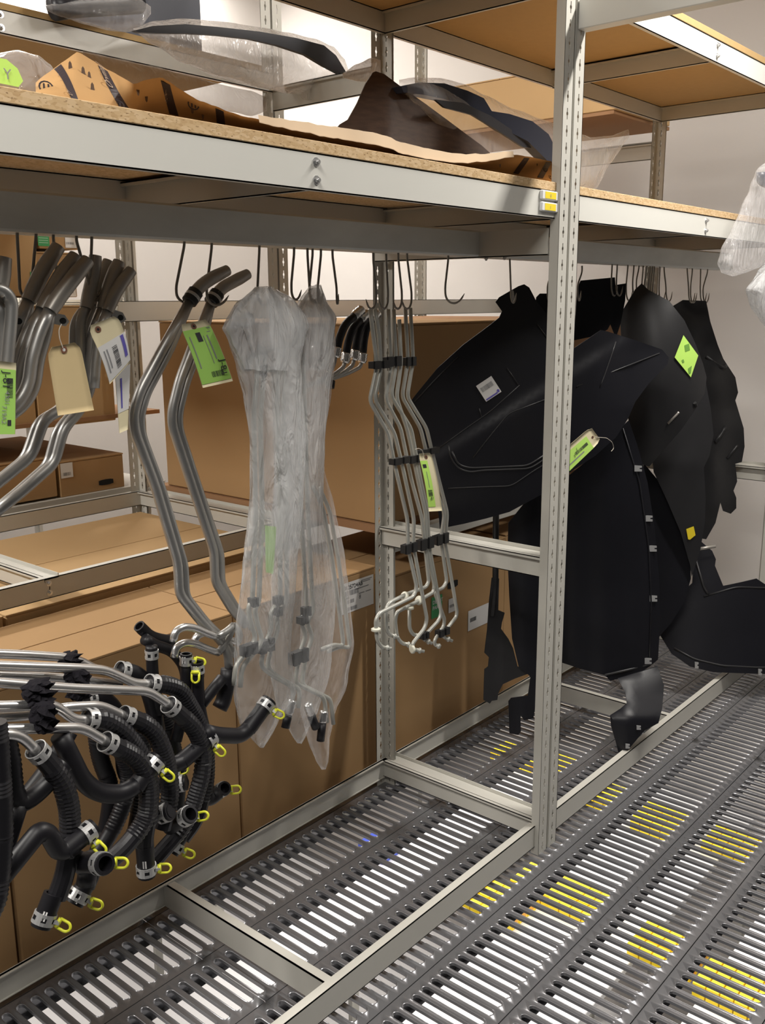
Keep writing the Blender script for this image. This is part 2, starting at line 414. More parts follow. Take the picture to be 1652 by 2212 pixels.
# second rack behind
Y2, Y3 = 2.21, 3.0
rackB = thing('shelving_unit', 'grey steel shelving frame behind the hanging pipes, holding cardboard boxes', 'shelving', (2.12, 2.6, 0))
for X in PX:
    for Y in (Y2, Y3):
        angle_post(rackB, X, Y+0.01, 0.0, 2.9, sx=-1, sy=-1 if Y == Y3 else 1)
        angle_post(rackB, X+0.008, Y+0.01, 0.0, 2.9, sx=1, sy=-1 if Y == Y3 else 1)
for a, b in ((0, 1), (1, 2)):
    xm = (PX[a]+PX[b])/2
    for Y in (Y2, Y3):
        if a == 0:
            br = beam_x(rackB, PX[a]+.01, PX[b]-.004, Y, 0.742, 0.797, 'frame_beam')
            if Y == Y2:
                for z in (0.783, 0.757): bolt(br, (xm, Y, z), (0, -1, 0))
        else: beam_x(rackB, PX[a]+.01, PX[b]-.004, Y+.02, 0.742, 0.797, 'frame_beam')
    beam_y(rackB, xm, Y2, Y3, 0.742, 0.795, 'frame_support', d=0.03)
    if a == 0:
        br = beam_x(rackB, PX[a]+.01, PX[b]-.004, Y2, 2.108, 2.160, 'shelf_beam', mat=PAINT_W)
        for z in (2.148, 2.120): bolt(br, (xm, Y2, z), (0, -1, 0))
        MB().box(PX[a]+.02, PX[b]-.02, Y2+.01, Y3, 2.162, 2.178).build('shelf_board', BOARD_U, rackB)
beam_x(rackB, 2.05, 4.54, Y3-0.03, 1.430, 1.503, 'tie_beam', mat=PAINT)
for X in PX:
    beam_y(rackB, X-0.006, Y2, Y3, 0.742, 0.797, 'frame_cross_beam', d=0.04)
    beam_y(rackB, X-0.006, YR+0.03, Y2, 2.055, 2.118, 'cross_beam', d=0.02)
# third rack, seen between the boxes
rackC = thing('shelving_unit', 'white slotted shelving posts standing against the lit back aisle', 'shelving', (2.2, 3.3, 0))
for X in (2.175, ):
    angle_post(rackC, X, 3.075, 0.0, 2.9, sx=1, sy=1, mat=PAINT_W); angle_post(rackC, X, 3.9, 0.0, 2.9, sx=1, sy=-1, mat=PAINT_W)
    beam_y(rackC, X, 3.075, 3.9, 1.46, 1.50, 'cross_beam', d=0.02)

# ------------------------------------------------------------------ cardboard boxes
def carton(label, x0, x1, y0, y1, z0, z1, mat=CARD, group=None, flaps=0.0, gap='y', name='cardboard_box'):
    t = thing(name, label, 'box', ((x0+x1)/2, (y0+y1)/2, z0), group)
    MB().bbox(x0, x1, y0, y1, z0, z1-0.006, 0.003).build('body', mat, t)
    # four closing flaps on top with the seam between
    mb = MB()
    if gap == 'y':
        ym = (y0+y1)/2
        mb.bbox(x0-.001, x1+.001, y0-.001, ym-.002, z1-.0055, z1, .001); m2 = MB().bbox(x0-.001, x1+.001, ym+.002, y1+.001, z1-.0055, z1, .001)
    else:
        xm = (x0+x1)/2
        mb.bbox(x0-.001, xm-.002, y0-.001, y1+.001, z1-.0055, z1, .001); m2 = MB().bbox(xm+.002, x1+.001, y0-.001, y1+.001, z1-.0055, z1, .001)
    mb.build('flap', mat, t); m2.build('flap', mat, t)
    return t
def box_label(t, o, w, h, r=XU, u=ZU, mat=LABELW, name='label'):
    lb = mesh(name, quad_on(o, r, u, 0, w, 0, h, 0.0002), [(0, 1, 2, 3)], mat, t); return lb
bx = carton('tall brown cardboard box behind the black hoses at the lower left', 0.90, 1.553, 1.832, 2.195, -0.0, 0.705, group='big cartons on the lowest level')
bx = carton('big brown cardboard box at the left picture edge behind the hose bundle', 0.28, 0.892, 1.835, 2.195, 0.0, 0.703, group='big cartons on the lowest level')
bx = carton('brown cardboard box with large white part label left of the slotted rear post', 1.560, 2.130, 1.835, 2.195, 0.0, 0.705, group='big cartons on the lowest level')
o = at(744, 1322, Y=1.8335); o = Vector((at(735, 1322, Y=1.8335).x, 1.833, at(803, 1305, Y=1.8335).z))
x1_ = at(806, 1240, Y=1.833).x; zt = at(806, 1240, Y=1.833).z; w = x1_-o.x; h = zt-o.z
lb = box_label(bx, o, w, h)
lettering('68125724AB', o+XU*0.006+ZU*(h-0.022), XU, ZU, 0.018, INK, lb, bold=0.02)
mb = MB(); barcode(mb, o, XU, ZU, 0.006, w*.55, h-.042, h-.026, 22); barcode(mb, o, XU, ZU, 0.012, w*.42, h*.30, h*.42, 12); barcode(mb, o, XU, ZU, 0.012, w*.5, h*.06, h*.18, 16); mb.build('barcode', INKGREY, lb)
lettering('8', o+XU*(w*.55)+ZU*(h*.34), XU, ZU, 0.018, INK, lb)
lettering('BAR', o+XU*(w*.12)+ZU*(h*.45), XU, ZU, 0.012, INK, lb)
mb = MB()
for k, (a, b, c) in enumerate(((.62, .95, .90), (.62, .9, .85), (.45, .85, .68), (.55, .72, .5), (.75, .92, .5))): mb.add(quad_on(o, XU, ZU, w*a, w*b, h*c, h*c+.003, .0007), [(0, 1, 2, 3)])
mb.build('print', INKGREY, lb)
# right of the post
bx = carton('brown cardboard box with green and white stickers right of the slotted rear post', 2.150, 2.86, 1.835, 2.30, 0.0, 0.655, CARD, group='big cartons on the lowest level')
o = at(931, 1338, Y=1.834); o = Vector((o.x, 1.833, o.z)); lb = box_label(bx, o, 0.060, 0.075, mat=GREENL, name='green_sticker')
lettering('DEPOT', o+Vector((0.006, 0, 0.050)), XU, ZU, 0.018, LABELW, lb, bold=.02); lettering('PART', o+Vector((0.006, 0, 0.030)), XU, ZU, 0.018, LABELW, lb, bold=.02)
o = at(968, 1325, Y=1.834); o = Vector((o.x, 1.833, o.z)); lb = box_label(bx, o, 0.040, 0.050); mb = MB(); barcode(mb, o, XU, ZU, .006, .032, .018, .028, 10); mb.build('barcode', INKGREY, lb)
o = at(1010, 1364, Y=1.834); o = Vector((o.x, 1.833, o.z)); lb = box_label(bx, o, 0.13, 0.075); mb = MB(); barcode(mb, o, XU, ZU, .012, .05, .03, .045, 10); mb.build('barcode', INK, lb)
p = at(977, 1262, Y=1.834); mb = MB(); pts = [(p.x+0.03*max(-1, min(1, 1.6*math.cos(a))), 1.8325, p.z+0.013*math.sin(a)) for a in [i*math.pi/8 for i in range(16)]]
mb.add(pts, [tuple(range(16))]).build('hand_hole', BLACK, bx)
carton('brown cardboard box behind the black liners, deeper in the right bay', 2.868, 3.62, 1.84, 2.30, 0.0, 0.66, CARD, group='big cartons on the lowest level')
# second row on the low level
carton('pale flat cardboard box top seen through the empty shelf frame', 1.14, 2.095, 2.225, 2.98, 0.0, 0.722, CARD2, group='cartons under the empty frame', gap='y')
carton('pale cardboard box top under the frame at the left picture edge', 0.42, 1.132, 2.225, 2.98, 0.0, 0.722, CARD2, group='cartons under the empty frame', gap='y')
# the large carton on the frame in the right bay
bx = carton('very large brown cardboard box filling the middle shelf behind the plastic bags', 2.170, 2.92, 1.836, 2.90, 0.825, 1.432, CARD, gap='x')
carton('large brown cardboard box next to the very large one, behind the black liners', 2.93, 3.78, 1.85, 2.90, 0.825, 1.425, CARD3)  # shade of the right bay comes from the darker cardboard colour
# support battens below it
tag(MB().bbox(2.16, 3.80, 1.80, 1.84, 0.742, 0.797, 0.002).build('shelf_bearer', PAINT, rackB) and rackB)
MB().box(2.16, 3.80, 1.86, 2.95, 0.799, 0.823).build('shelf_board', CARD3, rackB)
# third row boxes at the left
YB = 3.11
def px_box(label, px0, px1, pyt, pyb, Y, depth, mat=CARD, group=None, **kw):
    a = at(px0, (pyt+pyb)/2, Y=Y); b = at(px1, (pyt+pyb)/2, Y=Y); z1 = at((px0+px1)/2, pyt, Y=Y).z; z0 = at((px0+px1)/2, pyb, Y=Y).z
    return carton(label, a.x, b.x, Y, Y+depth, z0, z1, mat, group, **kw)
px_box('brown cardboard box between hanging pipes, below the grey tie beam', 74, 243, 660, 918, YB, .5, CARD2, 'cartons in the back rack')
px_box('brown cardboard box behind the leftmost hanging pipes below the tie beam', -60, 70, 660, 928, YB, .5, CARD2, 'cartons in the back rack')
b1 = px_box('low cardboard box with hand hole and small white label behind the frame', 128, 268, 988, 1064, YB, .75, CARD, 'cartons in the back rack')
o = at(132, 1034, Y=YB-.001); o.y = YB-.002; lb = box_label(b1, o, .05, .055); mb = MB(); barcode(mb, o, XU, ZU, .008, .04, .008, .02, 10); mb.build('barcode', INKGREY, lb)
p = at(229, 1041, Y=YB-.001); MB().add([(p.x+0.032*max(-1, min(1, 1.5*math.cos(a))), YB-.002, p.z+0.011*math.sin(a)) for a in [i*math.pi/8 for i in range(16)]], [tuple(range(16))]).build('hand_hole', BLACK, b1)
px_box('low cardboard box without label behind the frame, left of the hand-hole box', -80, 123, 1000, 1090, YB, .75, CARD, 'cartons in the back rack')
u1 = px_box('upper brown cardboard box behind the leftmost hooks', -80, 79, 430, 640, YB+.1, .5, CARD2, 'cartons in the back rack')
def stickers(t, pg, pw, Y):
    o = at(*pg, Y=Y); o.y = Y-.002; lb = box_label(t, o, .045, .075, mat=GREENL, name='green_sticker')
    lettering('DEPOT', o+Vector((.003, 0, .056)), XU, ZU, .0125, LABELW, lb, bold=.02); lettering('PART', o+Vector((.003, 0, .040)), XU, ZU, .0155, LABELW, lb, bold=.02)
    mb = MB()
    for k in range(3): mb.add(quad_on(o, XU, ZU, .003, .04, .010+k*.008, .013+k*.008, .0008), [(0, 1, 2, 3)])
    mb.build('print', M('print_pale_green', (.3, .55, .35)) if 'print_pale_green' not in bpy.data.materials else bpy.data.materials['print_pale_green'], lb)
    o = at(*pw, Y=Y); o.y = Y-.002; lb = box_label(t, o, .045, .05); mb = MB(); barcode(mb, o, XU, ZU, .003, .035, .012, .020, 12); mb.build('barcode', INKGREY, lb)
    MB().add(quad_on(o, XU, ZU, .003, .043, .042, .048, .0008), [(0, 1, 2, 3)]).build('blue_band', BLUEINK, lb)
u2 = px_box('small brown cardboard box with green sticker, upper one behind the hooks', 81, 166, 430, 538, YB+.1, .4, CARD, 'cartons in the back rack'); stickers(u2, (82, 531), (141, 535), YB+.1)
u3 = px_box('small brown cardboard box with white label, under the green-stickered one', 81, 164, 545, 642, YB+.1, .4, CARD, 'cartons in the back rack'); stickers(u3, (68, 634), (141, 641), YB+.1)
tag(MB().box(.5, 2.3, YB+.02, YB+.9, 1.46, 1.485).build('shelf_board', PAINT, rackC) and rackC)
MB().box(.5, 2.3, YB-.02, YB+.9, 0.78, 0.80).build('shelf_board', PAINT, rackC)
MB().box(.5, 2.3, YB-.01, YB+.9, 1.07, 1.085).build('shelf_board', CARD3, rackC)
# carton high up in the right bay
a = at(1330, 236, Y=1.86)
MB().box(a.x+.004, a.x+.52, 1.87, 2.98, a.z-.014, a.z-.001).build('shelf_board', CARD3, rackB)  # shaded underside painted in by the dark board colour
carton('tan cardboard box high in the right bay under the upper shelf', a.x, a.x+.5, 1.86, 2.95, a.z, a.z+.19, CARD2)


# ------------------------------------------------------------------ more materials
ALU = M('aluminium_tube', (0.44, 0.435, 0.42), 0.40, 0.8, noise=(30, 0.12, 3))
ALU_B = M('bright_aluminium_tube', (0.72, 0.71, 0.70), 0.26, 0.9)
ALU_D = M('cast_end_fitting', (0.40, 0.375, 0.34), 0.42, 0.55, noise=(40, 0.15, 3))
COATED = M('coated_steel_tube', (0.46, 0.46, 0.42), 0.42, 0.35)
WIRE = M('hook_wire', (0.27, 0.25, 0.22), 0.5, 0.6)
RUBBER = M('black_rubber', (0.009, 0.0085, 0.011), 0.46, spec=0.35)
CONDUIT = M('black_conduit', (0.010, 0.0095, 0.012), 0.42, spec=0.4)
FOAM = M('black_foam', (0.012, 0.011, 0.014), 0.9, spec=0.1, bump=(160, 0.8, 0.004))
CLIPB = M('black_clip', (0.014, 0.014, 0.015), 0.5)
STEELC = M('clamp_steel', (0.55, 0.55, 0.55), 0.4, 0.6)
TABY = M('yellow_tab', (0.72, 0.74, 0.04), 0.45)
NYLON = M('white_nylon', (0.80, 0.78, 0.66), 0.5)
LINER = M('liner_plastic', (0.0075, 0.0075, 0.0105), 0.42, spec=0.34, noise=(4, 0.35, 4), bump=(220, 0.10, 0.001))
LINER2 = M('liner_plastic_pale', (0.021, 0.0205, 0.022), 0.42, spec=0.42, noise=(5, 0.45, 5), bump=(220, 0.10, 0.001))  # lighter, more mottled copy of the liner plastic
MANILA = M('manila_card', (0.60, 0.47, 0.26), 0.75, spec=0.2, noise=(25, 0.05, 3))
MANILA_P = M('manila_pale', (0.74, 0.66, 0.44), 0.75, spec=0.2)
TAGGREEN = M('tag_green', (0.37, 0.66, 0.13), 0.55)
TAGGREEN_L = M('tag_green_light', (0.50, 0.80, 0.15), 0.55)
EYELET = M('eyelet_brown', (0.16, 0.065, 0.035), 0.6)
STRING = M('tag_string', (0.5, 0.45, 0.38), 0.8)
KRAFT = M('kraft_paper', (0.46, 0.27, 0.115), 0.8, spec=0.2, noise=(12, 0.10, 5), bump=(14, 0.35, 0.006))
KRAFT_IN = M('kraft_paper_inside', (0.62, 0.47, 0.32), 0.8, spec=0.2, noise=(12, 0.08, 4))
KINK = M('kraft_print', (0.035, 0.025, 0.03), 0.6)
KINK2 = M('kraft_print_brown', (0.10, 0.055, 0.03), 0.6)
KTXT = M('kraft_lettering', (0.42, 0.31, 0.22), 0.7)

def film(name, col, base, edge, rough=0.18, nscale=9.0, namt=0.25, grad=None):
    """polythene film: clear with a milky share that varies, glossier on the folds"""
    mt = bpy.data.materials.new(name); mt.use_nodes = True; nt = mt.node_tree; N = nt.nodes.new; L = nt.links.new
    b = nt.nodes['Principled BSDF']; out = nt.nodes['Material Output']
    b.inputs['Base Color'].default_value = (*col, 1); b.inputs['Roughness'].default_value = rough; b.inputs['Specular IOR Level'].default_value = 0.6
    tr = N('ShaderNodeBsdfTransparent'); mix = N('ShaderNodeMixShader'); lw = N('ShaderNodeLayerWeight'); lw.inputs['Blend'].default_value = 0.35
    tc = N('ShaderNodeTexCoord'); mp = N('ShaderNodeMapping'); mp.inputs['Scale'].default_value = (1, 1, 0.35); t = N('ShaderNodeTexNoise'); t.inputs['Scale'].default_value = nscale; t.inputs['Detail'].default_value = 4
    L(tc.outputs['Object'], mp.inputs[0]); L(mp.outputs[0], t.inputs[0])
    a = N('ShaderNodeMath'); a.operation = 'MULTIPLY_ADD'; L(lw.outputs['Facing'], a.inputs[0]); a.inputs[1].default_value = edge; a.inputs[2].default_value = base
    c = N('ShaderNodeMath'); c.operation = 'MULTIPLY_ADD'; L(t.outputs['Fac'], c.inputs[0]); c.inputs[1].default_value = namt; c.inputs[2].default_value = -namt*0.5
    s = N('ShaderNodeMath'); s.operation = 'ADD'; s.use_clamp = True; L(a.outputs[0], s.inputs[0]); L(c.outputs[0], s.inputs[1])
    if grad:   # more layers of film where the bag is gathered (upper part)
        sx = N('ShaderNodeSeparateXYZ'); mr = N('ShaderNodeMapRange'); mr.inputs[1].default_value = grad[0]; mr.inputs[2].default_value = grad[1]; mr.inputs[3].default_value = -grad[2]; mr.inputs[4].default_value = 0
        L(tc.outputs['Object'], sx.inputs[0]); L(sx.outputs['Z'], mr.inputs[0]); s0 = s; s = N('ShaderNodeMath'); s.operation = 'ADD'; s.use_clamp = True; L(s0.outputs[0], s.inputs[0]); L(mr.outputs[0], s.inputs[1])
    bu = N('ShaderNodeBump'); bu.inputs['Strength'].default_value = 0.9; bu.inputs['Distance'].default_value = 0.02
    t2 = N('ShaderNodeTexNoise'); t2.inputs['Scale'].default_value = 26; t2.inputs['Detail'].default_value = 3; t2.inputs['Distortion'].default_value = 1.2
    L(mp.outputs[0], t2.inputs[0]); L(t2.outputs['Fac'], bu.inputs['Height']); L(bu.outputs[0], b.inputs['Normal'])
    L(s.outputs[0], mix.inputs[0]); L(tr.outputs[0], mix.inputs[1]); L(b.outputs[0], mix.inputs[2]); L(mix.outputs[0], out.inputs[0])
    return mt
FILM_M = film('milky_film', (0.80, 0.81, 0.82), 0.34, 0.36, 0.14, grad=(-0.75, -0.45, 0.20))
FILM_C = film('clear_film', (0.80, 0.78, 0.78), 0.06, 0.42, 0.09)
FILM_H = film('hazy_film', (0.62, 0.58, 0.55), 0.42, 0.30, 0.2)

# ------------------------------------------------------------------ hooks
def px_pts(lst, Y):
    """list of (px,py[,dY]) -> world points at plane Y(+dY)"""
    return [at(p[0], p[1], Y=Y+(p[2] if len(p) > 2 else 0)) for p in lst]
HOOKG = 'wire hooks on the galvanised rails'
def hook(label, x, y, xb, yb, Y=1.452, w=34, curl=1):
    pts = [(x, y-14), (x, y), (xb, yb-34), (xb+curl*w*.03, yb-14), (xb+curl*w*.22, yb-3), (xb+curl*w*.5, yb), (xb+curl*w*.78, yb-6), (xb+curl*w, yb-22)]
    P = px_pts(pts, Y); r = 0.0026
    o = MB().tube(P, [r]*6+[r*.9, r*.25], 8, bend=0.012, seg=3).build('meat_hook', WIRE, smooth=True, origin=P[0])
    return tag(o, label, 'hook', HOOKG)
HK = [(37, 505, 42, 640, 'hook at the left picture edge holding the first silver pipe'), (78, 508, 70, 628, 'hook left of the green-stickered carton holding pipes'),
      (115, 512, 124, 645, 'hook in front of the green-stickered carton'), (165, 520, 193, 650, 'slanting hook between the two pipe clusters'),
      (198, 523, 195, 640, 'upright hook above the paper-tagged pipe cluster')]
for x, y, xb, yb, l in HK: hook(l, x, y, xb, yb, w=26)
hook('hook carrying the bare pair of silver pipes on the left', 398, 530, 380, 655, w=56)
hook('hook carrying the silver pipe pair with the green tag', 457, 535, 446, 660, w=48)
hook('hook holding the left plastic-bagged pipe', 560, 540, 556, 660)
hook('hook just right of the slotted post behind the plastic bags', 635, 548, 629, 648, w=22)
hook('left one of two crossing hooks behind the plastic bag knot', 664, 550, 668, 650, w=24)
hook('right one of two crossing hooks behind the plastic bag knot', 675, 550, 668, 655, w=30, Y=1.46)
hook('hook with its point showing beside the plastic bag knot', 693, 552, 686, 656, w=12)
hook('rightmost hook holding the plastic bags', 718, 553, 727, 657, w=4)
hook('hook with left tube bundle in front of the rear post', 806, 560, 812, 668, w=-22)
hook('hook holding the middle tube bundle in front of the rear post', 834, 562, 838, 668, w=-20)
hook('hook holding the third tube bundle beside the rear post', 860, 558, 868, 668, w=-20)
hook('hook holding the outermost tube bundle right of the rear post', 879, 556, 889, 668, w=-22)
hook('empty wire hook hanging left of the large black liner', 968, 560, 961, 656, w=42)
hook('hook through the slot of the large black liner', 1101, 566, 1103, 655, w=12, Y=1.452)
hook('slanting hook just left of the slotted front post', 1194, 585, 1182, 650, w=8)
hook('slanting hook just right of the slotted front post', 1257, 588, 1247, 650, w=8)
ORD = 'first second third fourth fifth sixth seventh eighth ninth tenth eleventh twelfth thirteenth fourteenth fifteenth sixteenth'.split()
for i, (x, y, xb, yb) in enumerate(((1322, 572, 1320, 640), (1333, 573, 1331, 640), (1356, 575, 1352, 650), (1369, 577, 1366, 640), (1380, 578, 1374, 640), (1389, 579, 1386, 645), (1397, 579, 1391, 648), (1404, 580, 1399, 650), (1409, 580, 1404, 655), (1413, 581, 1409, 655), (1425, 582, 1423, 652), (1434, 583, 1438, 652), (1484, 585, 1487, 655), (1495, 586, 1491, 655), (1513, 587, 1512, 655), (1528, 588, 1518, 655))):
    hook('%s hook from the left in the crowded row above the curved black liners' % ORD[i], x, y, xb, yb, w=14)

# ------------------------------------------------------------------ silver pipes on the left
def offs(lst, dx, dy=0, dY=0): return [(p[0]+dx, p[1]+dy, (p[2] if len(p) > 2 else 0)+dY) for p in lst]
def clamp_band(parent, c, d, r, w=0.012, mat=STEELC, name='clamp'):
    c, d = Vector(c), Vector(d).normalized()
    return MB().tube([c-d*w/2, c-d*w/2+d*.001, c+d*w/2-d*.001, c+d*w/2], [r*.97, r, r, r*.97], 14).build(name, mat, parent, smooth=True)
def plate(mb, px, Y, th=0.002):
    """flat plate from pixel outline at plane Y"""
    P = px_pts(px, Y); n = len(P); Q = [p+Vector((0, th, 0)) for p in P]
    return mb.add(P+Q, [tuple(range(n))[::-1], tuple(range(n, 2*n))]+[(i, (i+1) % n, n+(i+1) % n, n+i) for i in range(n)])
def coolant_pipe(label, top, body, Y, r1=0.0095, r2=0.0085, twin=(14, 5, 0.004), tail=None, tab=None, group='silver pipes on hooks', clip=True):
    P0 = at(*top[0], Y=Y); t = thing('coolant_pipe', label, 'pipe', P0, group)
    MB().tube(px_pts(body, Y), r1, 12, bend=0.016, seg=4).build('tube', ALU, t, smooth=True)
    if twin: MB().tube(px_pts([body[0]]+offs(body[1:-1] if tail else body[1:], *twin), Y), r2, 12, bend=0.016, seg=4).build('tube', ALU, t, smooth=True)
    autosmooth(MB().tube(px_pts(top, Y-0.002), [r1*1.1]+[r1*1.28]*(len(top)-2)+[r1*1.15], 14, bend=0.03, hollow=True).build('end_fitting', ALU_D, t))
    if clip:
        a, b = at(*top[-1][:2], Y=Y), at(*top[-2][:2], Y=Y); d = (b-a).normalized()
        clamp_band(t, a+d*.008, d, r1*1.55, .026, CLIPB, 'black_band'); clamp_band(t, a+d*.008, d, r1*1.62, .006, STEELC, 'band_ring')
    if tab:
        o = plate(MB(), tab, Y-0.02).build('bracket', ALU, t)
        cx = sum(p[0] for p in tab)/len(tab); cy = sum(p[1] for p in tab)/len(tab)
        c = at(cx+4, cy+2, Y=Y-0.0205); MB().add([c+Vector((.006*math.cos(a), 0, .005*math.sin(a))) for a in [i*math.pi/5 for i in range(10)]], [tuple(range(10))]).build('bolt_hole', BLACK, o)
    return t
coolant_pipe('long silver double pipe on the left hook of the bare pair', [(491, 584), (455, 602), (430, 620), (411, 648)],
             [(413, 645), (352, 752), (302, 845), (288, 895), (292, 935), (335, 1050), (384, 1215), (387, 1283), (432, 1340), (478, 1385), (492, 1410), (495, 1447)], 1.44, tail=True)
coolant_pipe('long silver double pipe with a green tag near its top', [(535, 592), (505, 608), (478, 622), (458, 650)],
             [(458, 648), (425, 725), (388, 820), (372, 885), (372, 920), (408, 1030), (462, 1190), (464, 1255), (500, 1315), (530, 1350)], 1.47)
G2 = 'silver pipes crowded at the left edge'
coolant_pipe('thick silver pipe with flared end pointing right, left cluster front', [(126, 533), (95, 580), (80, 610), (62, 650)],
             [(62, 648), (40, 700), (18, 790), (16, 860), (-10, 905), (-70, 960)], 1.44, .0105, .009, (20, 0, .01), tab=[(25, 680), (48, 683), (53, 697), (36, 705), (22, 695)], group=G2, clip=False)
coolant_pipe('thick silver pipe second in the left cluster', [(164, 553), (130, 600), (108, 640), (92, 670)],
             [(92, 668), (70, 720), (48, 790), (44, 835), (20, 885), (-60, 945)], 1.41, .0105, .009, (-16, 4, .01), tab=[(112, 675), (140, 680), (150, 695), (142, 705), (118, 700)], group=G2, clip=False)
coolant_pipe('thick silver pipe third in the left cluster, nearest the blank tag', [(190, 562), (155, 605), (128, 640), (108, 672)],
             [(108, 670), (86, 715), (68, 775), (62, 830), (40, 870), (-40, 930)], 1.38, .0100, .009, (15, 4, .01), group=G2, clip=False)
coolant_pipe('silver pipe with dark open end at the left picture edge', [(9, 556), (2, 610), (-8, 650)], [(-8, 648), (8, 700), (6, 780), (0, 860), (-50, 930)], 1.36, .010, .009, None, group=G2, clip=False)
t = thing('coolant_pipe', 'bent silver pipe elbow at the left picture edge below the open end', 'pipe', at(0, 640, Y=1.34), G2)
MB().tube(px_pts([(-40, 622), (5, 624), (26, 648), (24, 690), (18, 760), (10, 850)], 1.34), .0095, 12, bend=.03).build('tube', ALU, t, smooth=True)
coolant_pipe('upright silver pipe end in the paper-tagged cluster', [(206, 552), (203, 590), (195, 625), (186, 665)],
             [(186, 663), (174, 690), (172, 780), (186, 830), (140, 880), (96, 905), (68, 985), (0, 1040), (-60, 1085)], 1.46, .0095, .0085, (-14, 6, .01), group=G2, clip=False)
coolant_pipe('second silver pipe end of the paper-tagged cluster, dark mouth', [(235, 564), (222, 600), (214, 628), (208, 660)],
             [(208, 658), (190, 690), (186, 780), (198, 835), (170, 890), (138, 925), (118, 1000), (50, 1060), (-50, 1140)], 1.48, .0095, .0085, (-15, 5, .01), group=G2, clip=False)
coolant_pipe('third silver pipe end of the paper-tagged cluster with bright neck', [(258, 566), (243, 600), (232, 635), (222, 668)], [(222, 666), (200, 720), (196, 790), (202, 838)], 1.45, .0100, .0085, None, tab=[(244, 668), (265, 675), (273, 690), (262, 698), (240, 690)], group=G2, clip=False)
coolant_pipe('outermost silver pipe end of the paper-tagged cluster', [(284, 584), (258, 618), (245, 640), (232, 672)], [(232, 670), (214, 720), (206, 790), (204, 838)], 1.43, .0090, .0085, None, group=G2, clip=False)

# ------------------------------------------------------------------ thin tube bundle in front of the rear post
def clipbar(t, x0, x1, y0, y1, Y, name='tube_clip', d=.008):
    a, b = at(x0, (y0+y1)/2, Y=Y), at(x1, (y0+y1)/2, Y=Y); h = abs(at(x0, y0, Y=Y).z-at(x0, y1, Y=Y).z)/2
    c = (a+b)/2; ax = (b-a)/2; ax.z = 0
    mb = MB().obox(c, ax, Vector((0, d, 0)), Vector((0, 0, h)))
    mb.obox(c+ax*.55-Vector((0, d, 0)), ax*.35, Vector((0, .003, 0)), Vector((0, 0, h*1.15))).obox(c-ax*.55-Vector((0, d, 0)), ax*.35, Vector((0, .003, 0)), Vector((0, 0, h*1.15)))
    return mb.build(name, CLIPB, t)
def washer(t, px, py, Y, d=(0, 0, 1), r=.0125):
    c = at(px, py, Y=Y); d = Vector(d).normalized()
    return MB().tube([c-d*.004, c-d*.002, c, c+d*.002, c+d*.004], [r*.7, r, r*.85, r, r*.7], 14).build('washer', NYLON, t, smooth=True)
def tube_end(t, a, b, r=.0058):
    """short connector end with a black mouth"""
    a, b = Vector(a), Vector(b); d = (b-a).normalized()
    MB().tube([a, a+d*.006, a+d*.008, a+d*.012, a+d*.014, b], [r*.9, r*.9, r*1.35, r*1.35, r, r], 10, hollow=True).build('connector', COATED, t, smooth=True)
    MB().tube([b-d*.0005, b+d*.0006], [r*.7, r*.7], 10).build('mouth', BLACK, t)
def thin_set(label, Y, tubes, ends, clips, washers=()):
    t = thing('brake_tube_set', label, 'tube', at(*tubes[0][0][:2], Y=Y), 'thin tube sets on hooks')
    for p in tubes: MB().tube(px_pts(p, Y), .0050, 10, bend=.016, seg=4).build('tube', COATED, t, smooth=True)
    for (x, y, x2, y2) in ends: tube_end(t, at(x, y, Y=Y), at(x2, y2, Y=Y-.01))
    for c in clips: clipbar(t, *c, Y)
    for w in washers: washer(t, *w[:2], Y, w[2] if len(w) > 2 else (0, 0, 1))
    return t
thin_set('leftmost thin tube set overlapping the slotted rear post', 1.43,
    [[(800, 668), (805, 720), (815, 788), (798, 866), (838, 936), (853, 1007), (880, 1122), (881, 1183), (900, 1268), (894, 1288), (819, 1325), (811, 1340), (814, 1383), (824, 1398), (836, 1400)],
     [(810, 668), (818, 720), (823, 795), (808, 862), (852, 936), (869, 1007), (894, 1122), (892, 1176), (922, 1338), (917, 1357), (891, 1390), (890, 1402), (906, 1405)]],
    [(829, 1399, 838, 1400), (898, 1404, 909, 1406)], [(801, 836, 780, 795), (845, 880, 988, 1001), (870, 896, 1174, 1192)], [(812, 1360), (890, 1402, (1, -.3, 0))])
thin_set('middle thin tube set with a manila and green tag', 1.455,
    [[(838, 668), (840, 720), (845, 785), (832, 863), (865, 924), (888, 1035), (911, 1119), (917, 1173), (926, 1256), (920, 1268), (874, 1285), (841, 1302), (833, 1316), (834, 1358), (841, 1371), (852, 1374)],
     [(850, 668), (852, 720), (856, 785), (844, 855), (888, 926), (908, 1035), (923, 1105), (926, 1176), (953, 1324), (948, 1340), (918, 1372), (914, 1380), (924, 1386)],
     [(862, 690), (866, 785), (856, 858), (880, 930), (903, 1040), (919, 1110), (921, 1180), (938, 1265), (936, 1279), (904, 1298), (857, 1322), (853, 1340), (857, 1376), (868, 1390), (880, 1392)]],
    [(846, 1372, 854, 1375), (918, 1383, 927, 1387), (874, 1391, 884, 1393)], [(830, 862, 771, 790), (880, 906, 984, 998), (903, 932, 1163, 1184), (908, 921, 1366, 1378)], [(874, 1288, (1, 0, -.5)), (905, 1297, (1, 0, -.5)), (884, 1313)])
